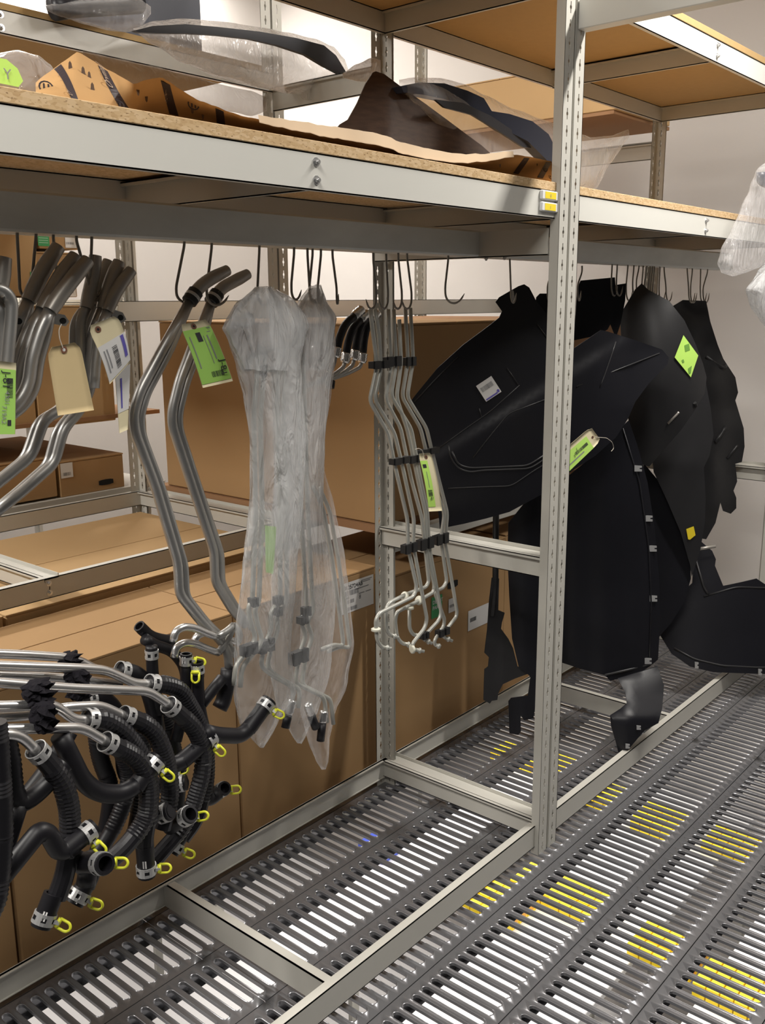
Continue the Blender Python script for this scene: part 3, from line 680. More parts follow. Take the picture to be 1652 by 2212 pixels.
thin_set('right thin tube set beside the large black liner', 1.48,
    [[(875, 665), (878, 720), (881, 780), (868, 857), (908, 925), (936, 1040), (960, 1110), (952, 1165), (965, 1256), (957, 1270), (938, 1278), (960, 1338), (958, 1353), (939, 1382), (938, 1391), (946, 1396)],
     [(886, 665), (889, 720), (892, 780), (879, 857), (921, 925), (946, 1030), (966, 1108), (961, 1170), (987, 1322), (985, 1333), (959, 1366), (956, 1374), (966, 1380)],
     [(884, 1315), (884, 1358), (892, 1371), (902, 1373)]],
    [(940, 1393, 951, 1397), (961, 1378, 971, 1382), (897, 1372, 907, 1373)], [(872, 893, 772, 789), (893, 945, 970, 981), (938, 964, 1154, 1173), (944, 966, 1358, 1371)])
# black crimped hose ends behind, on the same hooks
def crimp(t, a, b, r):
    a, b = Vector(a), Vector(b); n = 7; P = [a.lerp(b, i/n) for i in range(n+1)]
    return MB().tube(P, [r*(.85 if i in (0, n) else 1.12 if i % 2 else .95) for i in range(n+1)], 12).build('crimp', ALU_B, t, smooth=True)
for i, (dx, dy, l) in enumerate(((0, 0, 'leftmost short black hose with crimped ends behind the plastic bag'), (22, 8, 'second short black hose with crimped silver ends'), (44, 4, 'third short black hose with crimped silver ends'), (62, 8, 'rightmost short black hose, next to the thin tubes'))):
    Y = 1.56+.012*i; t = thing('air_conditioning_hose', l, 'hose', at(760+dx, 680+dy, Y=Y), 'short crimped hoses')
    crimp(t, at(782+dx*.55, 668+dy, Y=Y), at(764+dx*.6, 683+dy, Y=Y), .0115)
    MB().tube(px_pts([(766+dx*.6, 682+dy), (745+dx*.75, 700+dy), (733+dx*.85, 730+dy), (728+dx*.9, 752+dy*1.5)], Y), .0098, 12, bend=.03).build('hose', RUBBER, t, smooth=True)
    crimp(t, at(728+dx*.9, 750+dy*1.5, Y=Y), at(724+dx*.92, 772+dy*1.5, Y=Y), .0115)
    MB().tube(px_pts([(724+dx*.92, 770+dy*1.5), (722+dx*.9, 785+dy), (712+dx*.7, 805), (690+dx*.3, 822), (650, 838)], Y), .005, 8, bend=.02).build('tube', ALU, t, smooth=True)
    if i == 1:
        MB().tube([at(714, 822, Y=1.55), at(712, 838, Y=1.548)], .011, 12, hollow=True).build('end_cap', RUBBER, t, smooth=True)

# ------------------------------------------------------------------ polythene bags over pipes
def spline_rows(rows, n):
    """resample rows (key, lo, hi) smoothly"""
    out = []
    k = [r[0] for r in rows]
    for i in range(n+1):
        v = k[0]+(k[-1]-k[0])*i/n; j = 0
        while j < len(k)-2 and v > k[j+1]: j += 1
        t = (v-k[j])/(k[j+1]-k[j]); t = t*t*(3-2*t)*.5+t*.5
        out.append((v, rows[j][1]*(1-t)+rows[j+1][1]*t, rows[j][2]*(1-t)+rows[j+1][2]*t))
    return out
def pillow(name, rows, Y, th, mat, parent=None, n=60, m=30, axis='v', fold=0.25, freq=7, seed=0, crumple=3.0, tilt=0.0, origin=None, caps=True):
    """gathered film bag: rows (py, xl, xr) for axis v, or (px, yt, yb) for axis h; th = half depth"""
    R = spline_rows(rows, n); vs = []
    for i, (k, lo, hi) in enumerate(R):
        c, h = (lo+hi)/2, (hi-lo)/2
        for j in range(m):
            a = 2*math.pi*j/m
            q = mnoise.noise(Vector((math.cos(a)*1.7+seed*9, math.sin(a)*1.7, k*0.010)))
            f = 1+fold*.35*math.sin(freq*a+seed+2.2*mnoise.noise(Vector((seed, 3.1, k*.004))))*(.4+.6*abs(q))+fold*.5*q
            ff = min(f, 1.0) if abs(math.cos(a)) > .75 else f
            u = c+h*math.cos(a)*min(ff, 1.02); dep = th*min(1, h/40)*math.sin(a)*f
            cr = crumple*mnoise.noise(Vector((u*.03+seed*5, k*.03, a*.6)))
            Yv = Y+dep+tilt*(k-R[0][0])
            vs.append(at(u+cr*.4, k+cr, Y=Yv) if axis == 'v' else at(k+cr*.4, u+cr*.6, Y=Yv))
    fs = [(i*m+j, i*m+(j+1) % m, (i+1)*m+(j+1) % m, (i+1)*m+j) for i in range(n) for j in range(m)]
    if caps: fs += [tuple(range(m)), tuple(n*m+j for j in range(m))]
    o = mesh(name, vs, fs, mat, parent, True, origin)
    return o
def bag(label, rows, Y, th, mat, seed, **kw):
    c = at((rows[0][1]+rows[0][2])/2, rows[0][0], Y=Y) if kw.get('axis', 'v') == 'v' else at(rows[0][0], rows[0][2], Y=Y)
    t = thing('plastic_bag', label, 'bag', c, 'clear plastic bags over parts'); pillow('film', rows, Y, th, mat, t, seed=seed, **kw)
    return t
bagA = bag('left long milky plastic bag hanging over pipes', [(618, 556, 586), (640, 540, 605), (670, 508, 640), (705, 482, 662), (740, 492, 655), (790, 508, 650), (860, 526, 655), (950, 538, 662), (1080, 538, 655), (1250, 520, 640), (1400, 505, 628), (1500, 502, 640), (1560, 515, 600), (1600, 545, 580), (1614, 560, 568)], 1.40, .045, FILM_M, 1)
bagB = bag('middle long milky plastic bag ending in a torn tip', [(622, 672, 690), (650, 650, 700), (690, 632, 722), (760, 622, 722), (850, 612, 712), (950, 592, 702), (1100, 588, 698), (1300, 585, 725), (1450, 582, 715), (1530, 596, 690), (1580, 625, 665), (1606, 642, 650)], 1.455, .05, FILM_M, 2)
bagC = bag('right clear plastic bag bulging at the bottom, ending in the lowest tip', [(640, 684, 694), (690, 690, 722), (760, 692, 726), (850, 678, 716), (930, 668, 702), (1010, 668, 700), (1100, 664, 724), (1200, 655, 745), (1300, 650, 757), (1390, 648, 766), (1480, 642, 752), (1535, 648, 724), (1600, 664, 712), (1640, 680, 710), (1662, 694, 703)], 1.50, .045, FILM_C, 3)
pillow('ruffle', [(624, 550, 598), (650, 512, 640), (690, 484, 664), (706, 478, 668), (735, 492, 656), (770, 508, 648), (800, 520, 640)], 1.395, .05, FILM_M, bagA, n=24, m=48, fold=.75, freq=11, seed=5, crumple=7, caps=False)
pillow('ruffle', [(616, 670, 694), (645, 646, 704), (684, 626, 728), (700, 628, 726), (730, 632, 722), (770, 636, 716), (800, 640, 708)], 1.45, .045, FILM_M, bagB, n=24, m=48, fold=.75, freq=11, seed=6, crumple=7, caps=False)
ft = MB().tube(px_pts([(485, 707), (505, 700), (540, 690)], 1.40), [.004, .009, .014], 8).build('film_knot', FILM_M, bagA, smooth=True)
mesh('green_tag', [at(x, y, Y=1.392) for x, y in ((572, 1135), (597, 1138), (590, 1240), (574, 1236))], [(0, 1, 2, 3)], TAGGREEN, bagA)
def bag_pipe(label, Y, tubes, clips, fits=()):
    t = thing('hose_pipe', label, 'pipe', at(*tubes[0][0][:2], Y=Y), 'pipes inside the plastic bags')
    for p in tubes:
        for dx, dy in ((0, 0), (14, 4)): MB().tube(px_pts(offs(p, dx, dy), Y+(.008 if dx else 0)), .0052, 8, bend=.016).build('tube', COATED, t, smooth=True)
    for (x0, x1, y0, y1) in clips: clipbar(t, x0, x1, y0, y1, Y-.004)
    for (x, y, x2, y2, x3, y3) in fits:
        crimp(t, at(x, y, Y=Y), at(x2, y2, Y=Y), .0100); MB().tube(px_pts([(x2, y2), ((x2+x3)/2, (y2+y3)/2), (x3, y3)], Y), .0098, 10).build('hose', RUBBER, t, smooth=True)
    return t
bag_pipe('silver pipe pair at the left inside the milky bags', 1.40, [[(560, 745), (548, 900), (552, 1100), (545, 1296), (536, 1312), (541, 1340), (553, 1380), (536, 1404), (508, 1438), (505, 1480)]], [(540, 552, 1291, 1308), (522, 552, 1391, 1412)])
bag_pipe('silver pipe pair in the middle inside the milky bags', 1.425, [[(600, 745), (598, 900), (605, 1100), (605, 1297), (582, 1325), (587, 1356), (572, 1393), (562, 1437), (580, 1454), (634, 1485), (630, 1525)]], [(594, 606, 1288, 1304), (592, 604, 1312, 1328), (556, 588, 1382, 1406)], [(632, 1512, 622, 1545, 616, 1572)])
bag_pipe('silver pipe pair at the right inside the milky bags', 1.45, [[(640, 760), (645, 900), (650, 1100), (662, 1318), (648, 1340), (661, 1370), (646, 1414), (637, 1475), (700, 1506), (706, 1560)]], [(654, 666, 1311, 1328), (645, 660, 1331, 1346), (627, 662, 1405, 1430)], [(700, 1535, 696, 1562, 692, 1600), (664, 1520, 672, 1545, 682, 1572)])
t = bag_pipe('bent silver pipe pair bulging the clear bag to the right', 1.49, [[(676, 1050), (698, 1100), (716, 1200), (734, 1330), (742, 1396), (722, 1392), (694, 1403)]], [])
t = thing('hose_fitting', 'dark curved fitting at the top inside the left milky bag', 'fitting', at(560, 800, Y=1.40), None)
MB().tube(px_pts([(627, 745), (600, 748), (575, 755), (548, 765), (535, 785), (538, 800)], 1.40), .006, 10, bend=.02).build('elbow', WIRE, t, smooth=True)
MB().tube(px_pts([(556, 801), (596, 797)], 1.40), .006, 10).build('nipple', WIRE, t, smooth=True); clipbar(t, 561, 568, 790, 812, 1.40)

# ------------------------------------------------------------------ heater hoses at the lower left
HR = .0158
def spring_clamp(parent, c, d, r, yellow=None):
    """spring band clamp: two hoops joined by bars, an ear, and a yellow release loop towards yellow (world vector)"""
    c, d = Vector(c), Vector(d).normalized(); a = d.orthogonal().normalized(); b = d.cross(a); mb = MB(); n = 18; w = .0085
    def hoop(off, hw):
        vs = []; fs = []
        for k in range(n):
            e = (a*math.cos(2*math.pi*k/n)+b*math.sin(2*math.pi*k/n))
            for s, rr in ((-hw, r*1.02), (-hw, r*1.12), (hw, r*1.12), (hw, r*1.02)): vs.append(c+d*(off+s)+e*rr)
        for k in range(n):
            k2 = (k+1) % n
            for q in range(4): fs.append((k*4+q, k*4+(q+1) % 4, k2*4+(q+1) % 4, k2*4+q))
        mb.add(vs, fs)
    hoop(-w*.72, w*.30); hoop(w*.72, w*.30)
    for k in range(n):
        if k % 6 in (0, 3):
            t0, t1 = 2*math.pi*k/n, 2*math.pi*(k+1.6)/n
            vs = []
            for t in (t0, (t0+t1)/2, t1):
                e = a*math.cos(t)+b*math.sin(t)
                for s, rr in ((-w, r*1.02), (-w, r*1.12), (w, r*1.12), (w, r*1.02)): vs.append(c+d*s+e*rr)
            mb.add(vs, [(i*4+q, i*4+(q+1) % 4, (i+1)*4+(q+1) % 4, (i+1)*4+q) for i in range(2) for q in range(4)])
    if yellow is not None:
        e = Vector(yellow); e = (e-d*e.dot(d)).normalized()
        mb.obox(c+e*r*1.3, e*r*.28, d*.003, d.cross(e)*.004)
    o = mb.build('clamp', STEELC, parent)
    if yellow is not None:
        yv = Vector(yellow).normalized(); s = d.cross(yv).normalized() if abs(d.dot(yv)) < .95 else a
        p0 = c+e*r*1.45; L = .017; hw = .0075; v2 = (yv*.85+d*.1).normalized(); s = v2.cross(_f+Vector((.25, 0, -.2))).normalized()
        loop = [p0-s*hw, p0+v2*L-s*hw, p0+v2*(L+.005), p0+v2*L+s*hw, p0+s*hw]
        mb = MB().tube(loop, .0023, 6, bend=.005, seg=3); mb.tube([p0-s*hw, p0+s*hw], .0040, 6)
        mb.build('release_loop', TABY, o, smooth=True)
    return o
RGT = R_*1.0; DWN = -U_
def heater_hose(label, Y, tube=None, hose=None, ribbed=None, ends=(), branches=(), r=HR, foams=()):
    first = (tube or hose)[0]
    t = thing('heater_hose', label, 'hose', at(first[0], first[1], Y=Y), 'heater hoses with clamps')
    if tube:
        tube = [(-190, 640), (-205, 1250), (-150, tube[0][1]-14)]+tube
        MB().tube(px_pts(tube, Y), .0084, 12, bend=.018, seg=4).build('tube', ALU_B, t, smooth=True)
    for f in foams: foam_wrap(t, f, Y)
    if hose:
        P = px_pts(hose, Y)
        MB().tube(P, r, 14, bend=.035, seg=5, caps=True, rings=(ribbed[0], ribbed[1], .0062, .0016) if ribbed else None).build('hose', CONDUIT if ribbed else RUBBER, t, smooth=not ribbed)
        if ribbed: autosmooth(t.children[-1], 50)
        if tube: spring_clamp(t, P[0].lerp(P[1], .12), P[1]-P[0], r, None)
    for br in branches: MB().tube(px_pts(br, Y), r, 14, bend=.028, seg=5).build('branch_hose', RUBBER, t, smooth=True)
    for e in ends:      # (x0,y0,x1,y1,yellow dx,dy[,dY])
        dY = e[6] if len(e) > 6 else 0
        a, b = at(e[0], e[1], Y=Y), at(e[2], e[3], Y=Y+dY); d = (b-a).normalized()
        autosmooth(MB().tube([a, a.lerp(b, .5), b], r*1.03, 16, hollow=True).build('hose_end', RUBBER, t))
        if not (e[4] == 0 and e[5] == 0):
            spring_clamp(t, b-d*.014, d, r*1.03, R_*e[4]-U_*e[5] if e[4] is not None else None)
            lp = a.lerp(b, .55)-_f*(r*1.06); side = d.cross(_f).normalized()
            if e[4] is not None and abs(d.dot(_f)) < .6: MB().obox(lp, d*.007, side*.0012, _f*.0004).obox(lp+side*.0042, d*.007, side*.0012, _f*.0004).build('hose_mark', LABELW, t)
    return t
def foam_wrap(t, f, Y):
    """ragged black foam sleeve: (x,y,dx,dy,size)"""
    c = at(f[0], f[1], Y=Y-.004); d = (at(f[0]+f[2], f[1]+f[3], Y=Y)-at(f[0], f[1], Y=Y)); L = d.length; d.normalize()
    rad = f[4]; n = 18; m = 9; a = d.orthogonal().normalized(); b = d.cross(a); vs = []
    for i in range(m+1):
        for k in range(n):
            e = a*math.cos(2*math.pi*k/n)+b*math.sin(2*math.pi*k/n)
            s = rad*(1+.45*mnoise.noise(e*2.2+Vector((i*.9, f[0]*.1, 0)))+.28*math.sin(5*2*math.pi*k/n+i*1.7))*(1 if 0 < i < m else .55)
            vs.append(c+d*(L*(i/m-.5))+e*s)
    fs = [(i*n+k, i*n+(k+1) % n, (i+1)*n+(k+1) % n, (i+1)*n+k) for i in range(m) for k in range(n)]+[tuple(range(n)), tuple(m*n+k for k in range(n))]
    return mesh('foam_sleeve', vs, fs, FOAM, t)
# rear ones first
heater_hose('dim black hose hanging deep behind the left ribbed hose', 1.52, None, [(205, 1560), (215, 1640), (242, 1700), (230, 1790), (205, 1850)], (.05, .6))
heater_hose('dim black hose hanging deep behind the right clamps', 1.54, None, [(345, 1510), (372, 1600), (388, 1680), (382, 1745)], (.05, .7))
heater_hose('dim smooth hose slanting left behind the front elbow', 1.50, None, [(150, 1580), (112, 1650), (62, 1715), (0, 1790), (-40, 1830)])
heater_hose('dim hose curving inward behind the front clamp', 1.48, None, [(255, 1600), (284, 1680), (256, 1770), (212, 1845)], (.05, .8))
heater_hose('dim hose dropping straight behind the middle clamps', 1.50, None, [(300, 1560), (312, 1640), (302, 1740), (288, 1812)], (.05, .8))
heater_hose('uppermost silver heater tube under the foam sleeve', 1.47, [(-60, 1410), (60, 1415), (140, 1420), (172, 1427), (206, 1446), (260, 1455)], [(262, 1448), (290, 1452), (312, 1470), (330, 1520), (340, 1580)], None, [], foams=[(152, 1426, 6, 30, .017)])
heater_hose('black hose with white clamp dropping behind the ribbed hoses, upper middle', 1.50, [(-60, 1455), (60, 1460), (160, 1466), (260, 1478)], [(190, 1512), (220, 1505), (250, 1530), (262, 1590), (270, 1680), (310, 1700), (398, 1692)], None, [(376, 1694, 403, 1690, 16, -6, -.02)], foams=[(160, 1466, 4, 44, .016)])
heater_hose('ribbed hose from the second silver tube, swinging right and down', 1.40, [(-60, 1436), (60, 1440), (160, 1443), (228, 1447), (292, 1477), (330, 1477)], [(325, 1476), (360, 1478), (390, 1490), (430, 1560), (445, 1610), (447, 1690), (425, 1770), (395, 1810)], (.06, .80),
            [(400, 1788, 368, 1842, 24, 6)], branches=[[(440, 1700), (450, 1728), (470, 1712)]], foams=[(170, 1478, 8, 62, .018)])
heater_hose('hose on the right whose open end faces the box gap', 1.44, None, [(442, 1600), (448, 1660), (448, 1722), (462, 1722)], None, [(458, 1718, 486, 1702, 22, -2, -.05)], r=.0135)
heater_hose('ribbed hose from the fourth silver tube with elbow and yellow loop right', 1.36, [(-60, 1470), (60, 1480), (160, 1487), (320, 1493), (372, 1527)], [(366, 1524), (392, 1546), (420, 1572), (440, 1620), (438, 1670), (412, 1756), (385, 1800), (330, 1862)], (.12, .85),
            [(392, 1645, 463, 1585, 18, 22), (365, 1785, 412, 1758, 22, -4, -.06)], branches=[[(318, 1640), (345, 1660), (390, 1648), (418, 1622)]])
heater_hose('bent black hose reaching right across the plastic bag tip', 1.36, None, [(440, 1580), (470, 1588), (520, 1590), (545, 1565)], None, [(536, 1575, 582, 1512, 28, 18)])
heater_hose('ribbed hose below the lower foam sleeve, falling to the yellow-looped end', 1.32, [(-60, 1527), (60, 1524), (115, 1521), (160, 1555), (196, 1555)], [(192, 1553), (222, 1552), (262, 1575), (305, 1630), (326, 1690), (322, 1760), (312, 1810), (314, 1840)], (.06, .85),
            [(312, 1825, 317, 1892, 26, -4)], foams=[(84, 1494, 10, 42, .020)])
heater_hose('hose from the bright tube left of centre, clamped, curving down', 1.33, [(-60, 1552), (60, 1546), (140, 1528), (218, 1524), (275, 1550)], [(270, 1546), (300, 1556), (335, 1580), (360, 1640), (370, 1720), (350, 1790)], (.12, .9), [(344, 1760, 368, 1752, None, 0, -.02)])
heater_hose('front hose with bright clamp and its elbow rising to a yellow loop', 1.29, [(-60, 1578), (60, 1574), (178, 1572), (236, 1606)], [(230, 1603), (262, 1618), (300, 1640), (322, 1690), (318, 1770), (270, 1830), (235, 1862)], (.12, .8),
            [(292, 1700, 343, 1636, 22, 24)], branches=[[(130, 1590), (155, 1640), (180, 1690), (215, 1714), (262, 1716), (300, 1692)]], foams=[(95, 1550, 4, 62, .017)])
heater_hose('foremost ribbed hose bending down to the lowest clamp', 1.26, [(-60, 1586), (0, 1586), (44, 1588), (86, 1630)], [(80, 1622), (104, 1648), (136, 1690), (152, 1750), (150, 1830), (140, 1890), (122, 1940)], (.14, .75),
            [(116, 1930, 88, 2002, 24, 10), (176, 1862, 228, 1866, 22, 0, -.075)], branches=[[(148, 1850), (175, 1862), (190, 1880), (185, 1910)]])
heater_hose('short dark hose end with dull yellow loop beside the lowest clamp', 1.31, None, [(190, 1850), (200, 1880), (185, 1915)], None, [(186, 1908, 160, 1952, 26, 6)])
heater_hose('black hose rising from the lower left edge to an elbow with yellow loop', 1.24, None, [(-60, 1960), (0, 1900), (85, 1795), (104, 1800), (128, 1842), (160, 1826)], None, [(140, 1838, 204, 1786, 20, 26)], r=.0150)
heater_hose('wide ribbed hose hanging at the left picture edge', 1.22, None, [(-10, 1560), (-4, 1640), (4, 1760), (2, 1850), (-10, 1950), (-40, 2000)], (.02, .98), r=.0155)
heater_hose('ribbed hose at the left edge joining a smooth diagonal hose', 1.27, None, [(10, 1590), (22, 1640), (28, 1710), (44, 1738), (80, 1715), (140, 1650)], (.02, .5), branches=[[(40, 1735), (20, 1800), (0, 1860), (-30, 1900)]], r=.0150)
# second cluster, below the long pipes
heater_hose('black hose stub pointing up left with wire clip above the box edge', 1.50, None, [(305, 1358), (325, 1375), (350, 1382), (372, 1384)], None, [(325, 1376, 300, 1352, 0, 0)], r=.0115)
heater_hose('second black hose stub just below the upper one', 1.48, None, [(312, 1380), (335, 1394), (372, 1405), (400, 1440), (405, 1520)], None, [], r=.0115)
heater_hose('upright black hose under a white clamp, left of the silver bends', 1.46, None, [(327, 1395), (328, 1430), (332, 1480), (345, 1540)], None, [(328, 1420, 327, 1398, None, 0)], r=.0115)
heater_hose('upright black hose with grey clamp under the silver bend', 1.44, None, [(402, 1428), (402, 1470), (395, 1540), (380, 1600)], None, [(402, 1440, 402, 1412, 24, 8)], r=.0118)
heater_hose('upright black hose forking right under the yellow clip', 1.42, None, [(427, 1440), (428, 1490), (432, 1535), (445, 1590)], None, [(428, 1462, 426, 1430, 0, 1)], branches=[[(436, 1520), (455, 1495), (480, 1465)]], r=.0118)
heater_hose('thick black hose end hanging from the long silver pipe', 1.435, None, [(494, 1445), (490, 1480), (482, 1515), (474, 1530)], None, [], r=.0165)
for i, (dx, dy, l) in enumerate(((0, 0, 'upper curved silver tube bend above the black hoses'), (2, 34, 'lower curved silver tube bend above the black hoses'), (44, 12, 'small silver tube bend half hidden behind the others'))):
    t = thing('tube_bend', l, 'tube', at(375+dx, 1380+dy, Y=1.43), 'silver tube bends')
    MB().tube(px_pts([(374+dx, 1386+dy), (378+dx, 1364+dy), (396+dx, 1354+dy), (420+dx, 1356+dy), (446+dx, 1368+dy), (470+dx, 1376+dy)], 1.42+.015*i), .0078, 12, bend=.02).build('tube', ALU_B, t, smooth=True)
    MB().tube(px_pts([(470+dx, 1376+dy), (492+dx*.6, 1362+dy*.5), (505, 1350)], 1.42+.015*i), .0075, 12, bend=.02).build('tube', ALU, t, smooth=True)

# ------------------------------------------------------------------ black fender liners
def atp(px, py, pl, push=0.0):
    """pixel onto a vertical plane through (X0,Y0) turned by ang (0 = facing the aisle), pushed back along its normal"""
    X0, Y0, ang = pl; n = Vector((math.sin(ang), math.cos(ang), 0))
    d = R_*((px-CX)/F_PX) + U_*(-(py-CY)/F_PX) + _f
    t = (n.x*(X0-EYE.x)+n.y*(Y0-EYE.y)+push)/(n.dot(d)); return EYE+d*t
def smooth_outline(pts, step=14, corner=0.0):
    out = []
    for i in range(len(pts)):
        a, b = Vector(pts[i][:2]), Vector(pts[(i+1) % len(pts)][:2]); n = max(1, int((b-a).length/step))
        for k in range(n): out.append(a.lerp(b, k/n))
    return out
def panel(name, outline, pl, mat, parent, bulge=lambda x, y: 0.0, th=.0035, step=16, origin=None, holes=()):
    """sheet moulding: traced outline filled with a fine triangulation, shaped in depth, with real thickness and a rolled edge"""
    B = smooth_outline(outline, step); nb = len(B); pts = list(B)
    x0, x1 = min(p.x for p in B), max(p.x for p in B); y0, y1 = min(p.y for p in B), max(p.y for p in B)
    def inside(x, y):
        c = False
        for i in range(nb):
            a, b = B[i], B[(i+1) % nb]
            if (a.y > y) != (b.y > y) and x < (b.x-a.x)*(y-a.y)/(b.y-a.y)+a.x: c = not c
        return c
    g = step; yy = y0+g*.5; row = 0
    while yy < y1:
        xx = x0+g*(.5 if row % 2 else .0)
        while xx < x1:
            if inside(xx, yy) and min((Vector((xx, yy))-p).length for p in B) > g*.55: pts.append(Vector((xx, yy)))
            xx += g
        yy += g*.87; row += 1
    V, E, Fc, _, _, _ = geometry.delaunay_2d_cdt([Vector((p.x, -p.y)) for p in pts], [(i, (i+1) % nb) for i in range(nb)], [], 1, 1e-4)
    Fc = [f for f in Fc if inside(sum(V[i].x for i in f)/3, -sum(V[i].y for i in f)/3)]
    n = Vector((math.sin(pl[2]), math.cos(pl[2]), 0))
    front = [atp(v.x, -v.y, pl, bulge(v.x, -v.y)) for v in V]; back = [p+n*th for p in front]
    cnt = {}
    for f in Fc:
        for i in range(3):
            e = (f[i], f[(i+1) % 3]); cnt[e] = cnt.get(e, 0)+1
    bd = [e for e in cnt if (e[1], e[0]) not in cnt]; N = len(front)
    fs = [tuple(f) for f in Fc]+[tuple(i+N for i in reversed(f)) for f in Fc]+[(e[1], e[0], e[0]+N, e[1]+N) for e in bd]
    o = mesh(name, front+back, fs, mat, parent, origin=origin)
    bm = bmesh.new(); bm.from_mesh(o.data); bmesh.ops.recalc_face_normals(bm, faces=bm.faces); bm.to_mesh(o.data); bm.free()
    return autosmooth(o, 40)
LG = 'black liners hanging in the right bay'
def liner(label, outline, pl, bulge=lambda x, y: 0.0, mat=LINER, name='fender_liner', cat='car part', step=16, th=.0035, part='shell'):
    c = atp(*outline[0][:2], pl); t = thing(name, label, cat, c, LG)
    panel(part, outline, pl, mat, t, bulge, th, step); return t
def ridge(t, pts, pl, r=.0022, mat=LINER2, push=-.001, bulge=lambda x, y: 0.0):
    return MB().tube([atp(x, y, pl, push+bulge(x, y)) for x, y in pts], r, 6, bend=.02).build('ridge', mat, t, smooth=True)
def steel_clip(t, x, y, pl, w=16, h=13, push=-.004):
    P = [(x-w*.55, y-h/2), (x+w*.45, y-h/2+1), (x+w*.45, y-h*.12), (x+w*.15, y-h*.10), (x+w*.15, y+h*.14), (x+w*.45, y+h*.16), (x+w*.45, y+h/2), (x-w*.55, y+h/2)]
    V = [atp(a, b, pl, push) for a, b in P]; n = Vector((math.sin(pl[2]), math.cos(pl[2]), 0)); k = len(V)
    o = MB().add(V+[v+n*.003 for v in V], [tuple(range(k))[::-1], tuple(range(k, 2*k))]+[(i, (i+1) % k, k+(i+1) % k, k+i) for i in range(k)]).build('spring_clip', STEELC, t)
    return o
A1 = math.radians(46)
# far ones first
plR = (3.52, 1.50, math.radians(40))
b5 = lambda x, y: .05*math.sin((y-650)/70.0)*.35+.0006*max(0, x-1540)+.02*mnoise.noise(Vector((x*.02, y*.02, 1)))
t = liner('wavy black liner hanging farthest right against the wall', [(1452, 662), (1475, 648), (1525, 650), (1534, 695), (1550, 745), (1562, 775), (1588, 815), (1594, 848), (1588, 865), (1606, 925), (1608, 965), (1602, 998), (1588, 1002), (1592, 1040), (1584, 1060), (1590, 1075), (1590, 1098), (1578, 1110), (1562, 1104), (1556, 1085), (1545, 1130), (1525, 1165), (1495, 1160), (1470, 1000), (1450, 800)], plR, b5, LINER2)
ridge(t, [(1544, 955), (1558, 938), (1566, 922)], plR, .007, bulge=b5); ridge(t, [(1524, 770), (1560, 795), (1568, 790)], plR, .008, bulge=b5); ridge(t, [(1570, 990), (1588, 968), (1592, 962)], plR, .006, bulge=b5)
pl9 = (3.32, 1.40, math.radians(52))
b9 = lambda x, y: .10*((x-1560)/140.0)**2*(.4)-.0005*(y-1350)
t = liner('broad black shield lying low at the right picture edge with steel clips', [(1500, 1180), (1512, 1168), (1538, 1190), (1546, 1208), (1544, 1222), (1562, 1266), (1600, 1258), (1634, 1250), (1652, 1262), (1720, 1258), (1790, 1275), (1840, 1320), (1850, 1390), (1815, 1435), (1740, 1454), (1652, 1456), (1590, 1454), (1540, 1452), (1490, 1440), (1450, 1412), (1424, 1370), (1418, 1330), (1450, 1300), (1495, 1260)], pl9, b9, LINER, 'splash_shield')
ridge(t, [(1456, 1400), (1500, 1424), (1560, 1438), (1640, 1442), (1700, 1440)], pl9, .004, bulge=b9); ridge(t, [(1520, 1288), (1590, 1268), (1652, 1270)], pl9, .004, bulge=b9); ridge(t, [(1500, 1200), (1520, 1270), (1530, 1284)], pl9, .005, bulge=b9)
for x, y in ((1505, 1437), (1642, 1452)): steel_clip(t, x, y, pl9, 8, 14, push=b9(x, y)-.006)
MB().tube([atp(1508, 1186, pl9, -.03), atp(1545, 1180, pl9, -.02)], .006, 10, hollow=True).build('stud', ALU_D, t, smooth=True)
pl4 = (3.12, 1.50, math.radians(52))
b4 = lambda x, y: -.06*math.cos((x-1480)/60.0)*max(0, 1-abs(y-1000)/260)+.02
t = liner('long narrow black liner with yellow sticker tapering to a point', [(1445, 860), (1525, 830), (1536, 890), (1541, 940), (1532, 985), (1520, 1010), (1524, 1080), (1522, 1130), (1512, 1190), (1494, 1245), (1490, 1220), (1470, 1150), (1440, 1080), (1412, 1020), (1405, 960)], pl4, b4, LINER2)
o = panel('yellow_sticker', [(1482, 1143), (1498, 1137), (1502, 1156), (1490, 1166), (1486, 1165)], pl4, YELLOW, t, lambda x, y: b4(x, y)-.004, .0006, 8)
pl4b = (3.0, 1.50, math.radians(52))
t = liner('black inner liner curving down behind the clipped panel', [(1390, 1000), (1440, 1060), (1478, 1140), (1490, 1200), (1492, 1250), (1478, 1300), (1450, 1345), (1420, 1380), (1400, 1380), (1390, 1200)], (3.16, 1.5, math.radians(52)), lambda x, y: 0.0)
pl3 = (2.95, 1.48, math.radians(50))
b3 = lambda x, y: -.10*max(0, 1-((x-1440)/110.0)**2)*max(0, 1-((y-800)/240.0)**2)
t = liner('domed black liner with light green sticker', [(1340, 700), (1346, 668), (1372, 625), (1386, 612), (1400, 626), (1445, 650), (1478, 692), (1500, 738), (1518, 785), (1526, 815), (1522, 850), (1498, 890), (1470, 930), (1430, 975), (1402, 1008), (1378, 1000), (1360, 930), (1345, 800)], pl3, b3, LINER2)
panel('green_sticker', [(1476, 724), (1508, 768), (1492, 815), (1457, 772)], pl3, TAGGREEN_L, t, lambda x, y: b3(x, y)-.005, .0006, 8)
for q_ in ([(1478, 746), (1488, 742), (1490, 756), (1480, 760)], [(1472, 778), (1476, 776), (1478, 782), (1474, 784)], [(1486, 796), (1494, 790), (1492, 806), (1488, 808)]): panel('print', q_, pl3, M('green_print', (.16, .34, .06)) if 'green_print' not in bpy.data.materials else bpy.data.materials['green_print'], t, lambda x, y: b3(x, y)-.0062, .0003, 6)
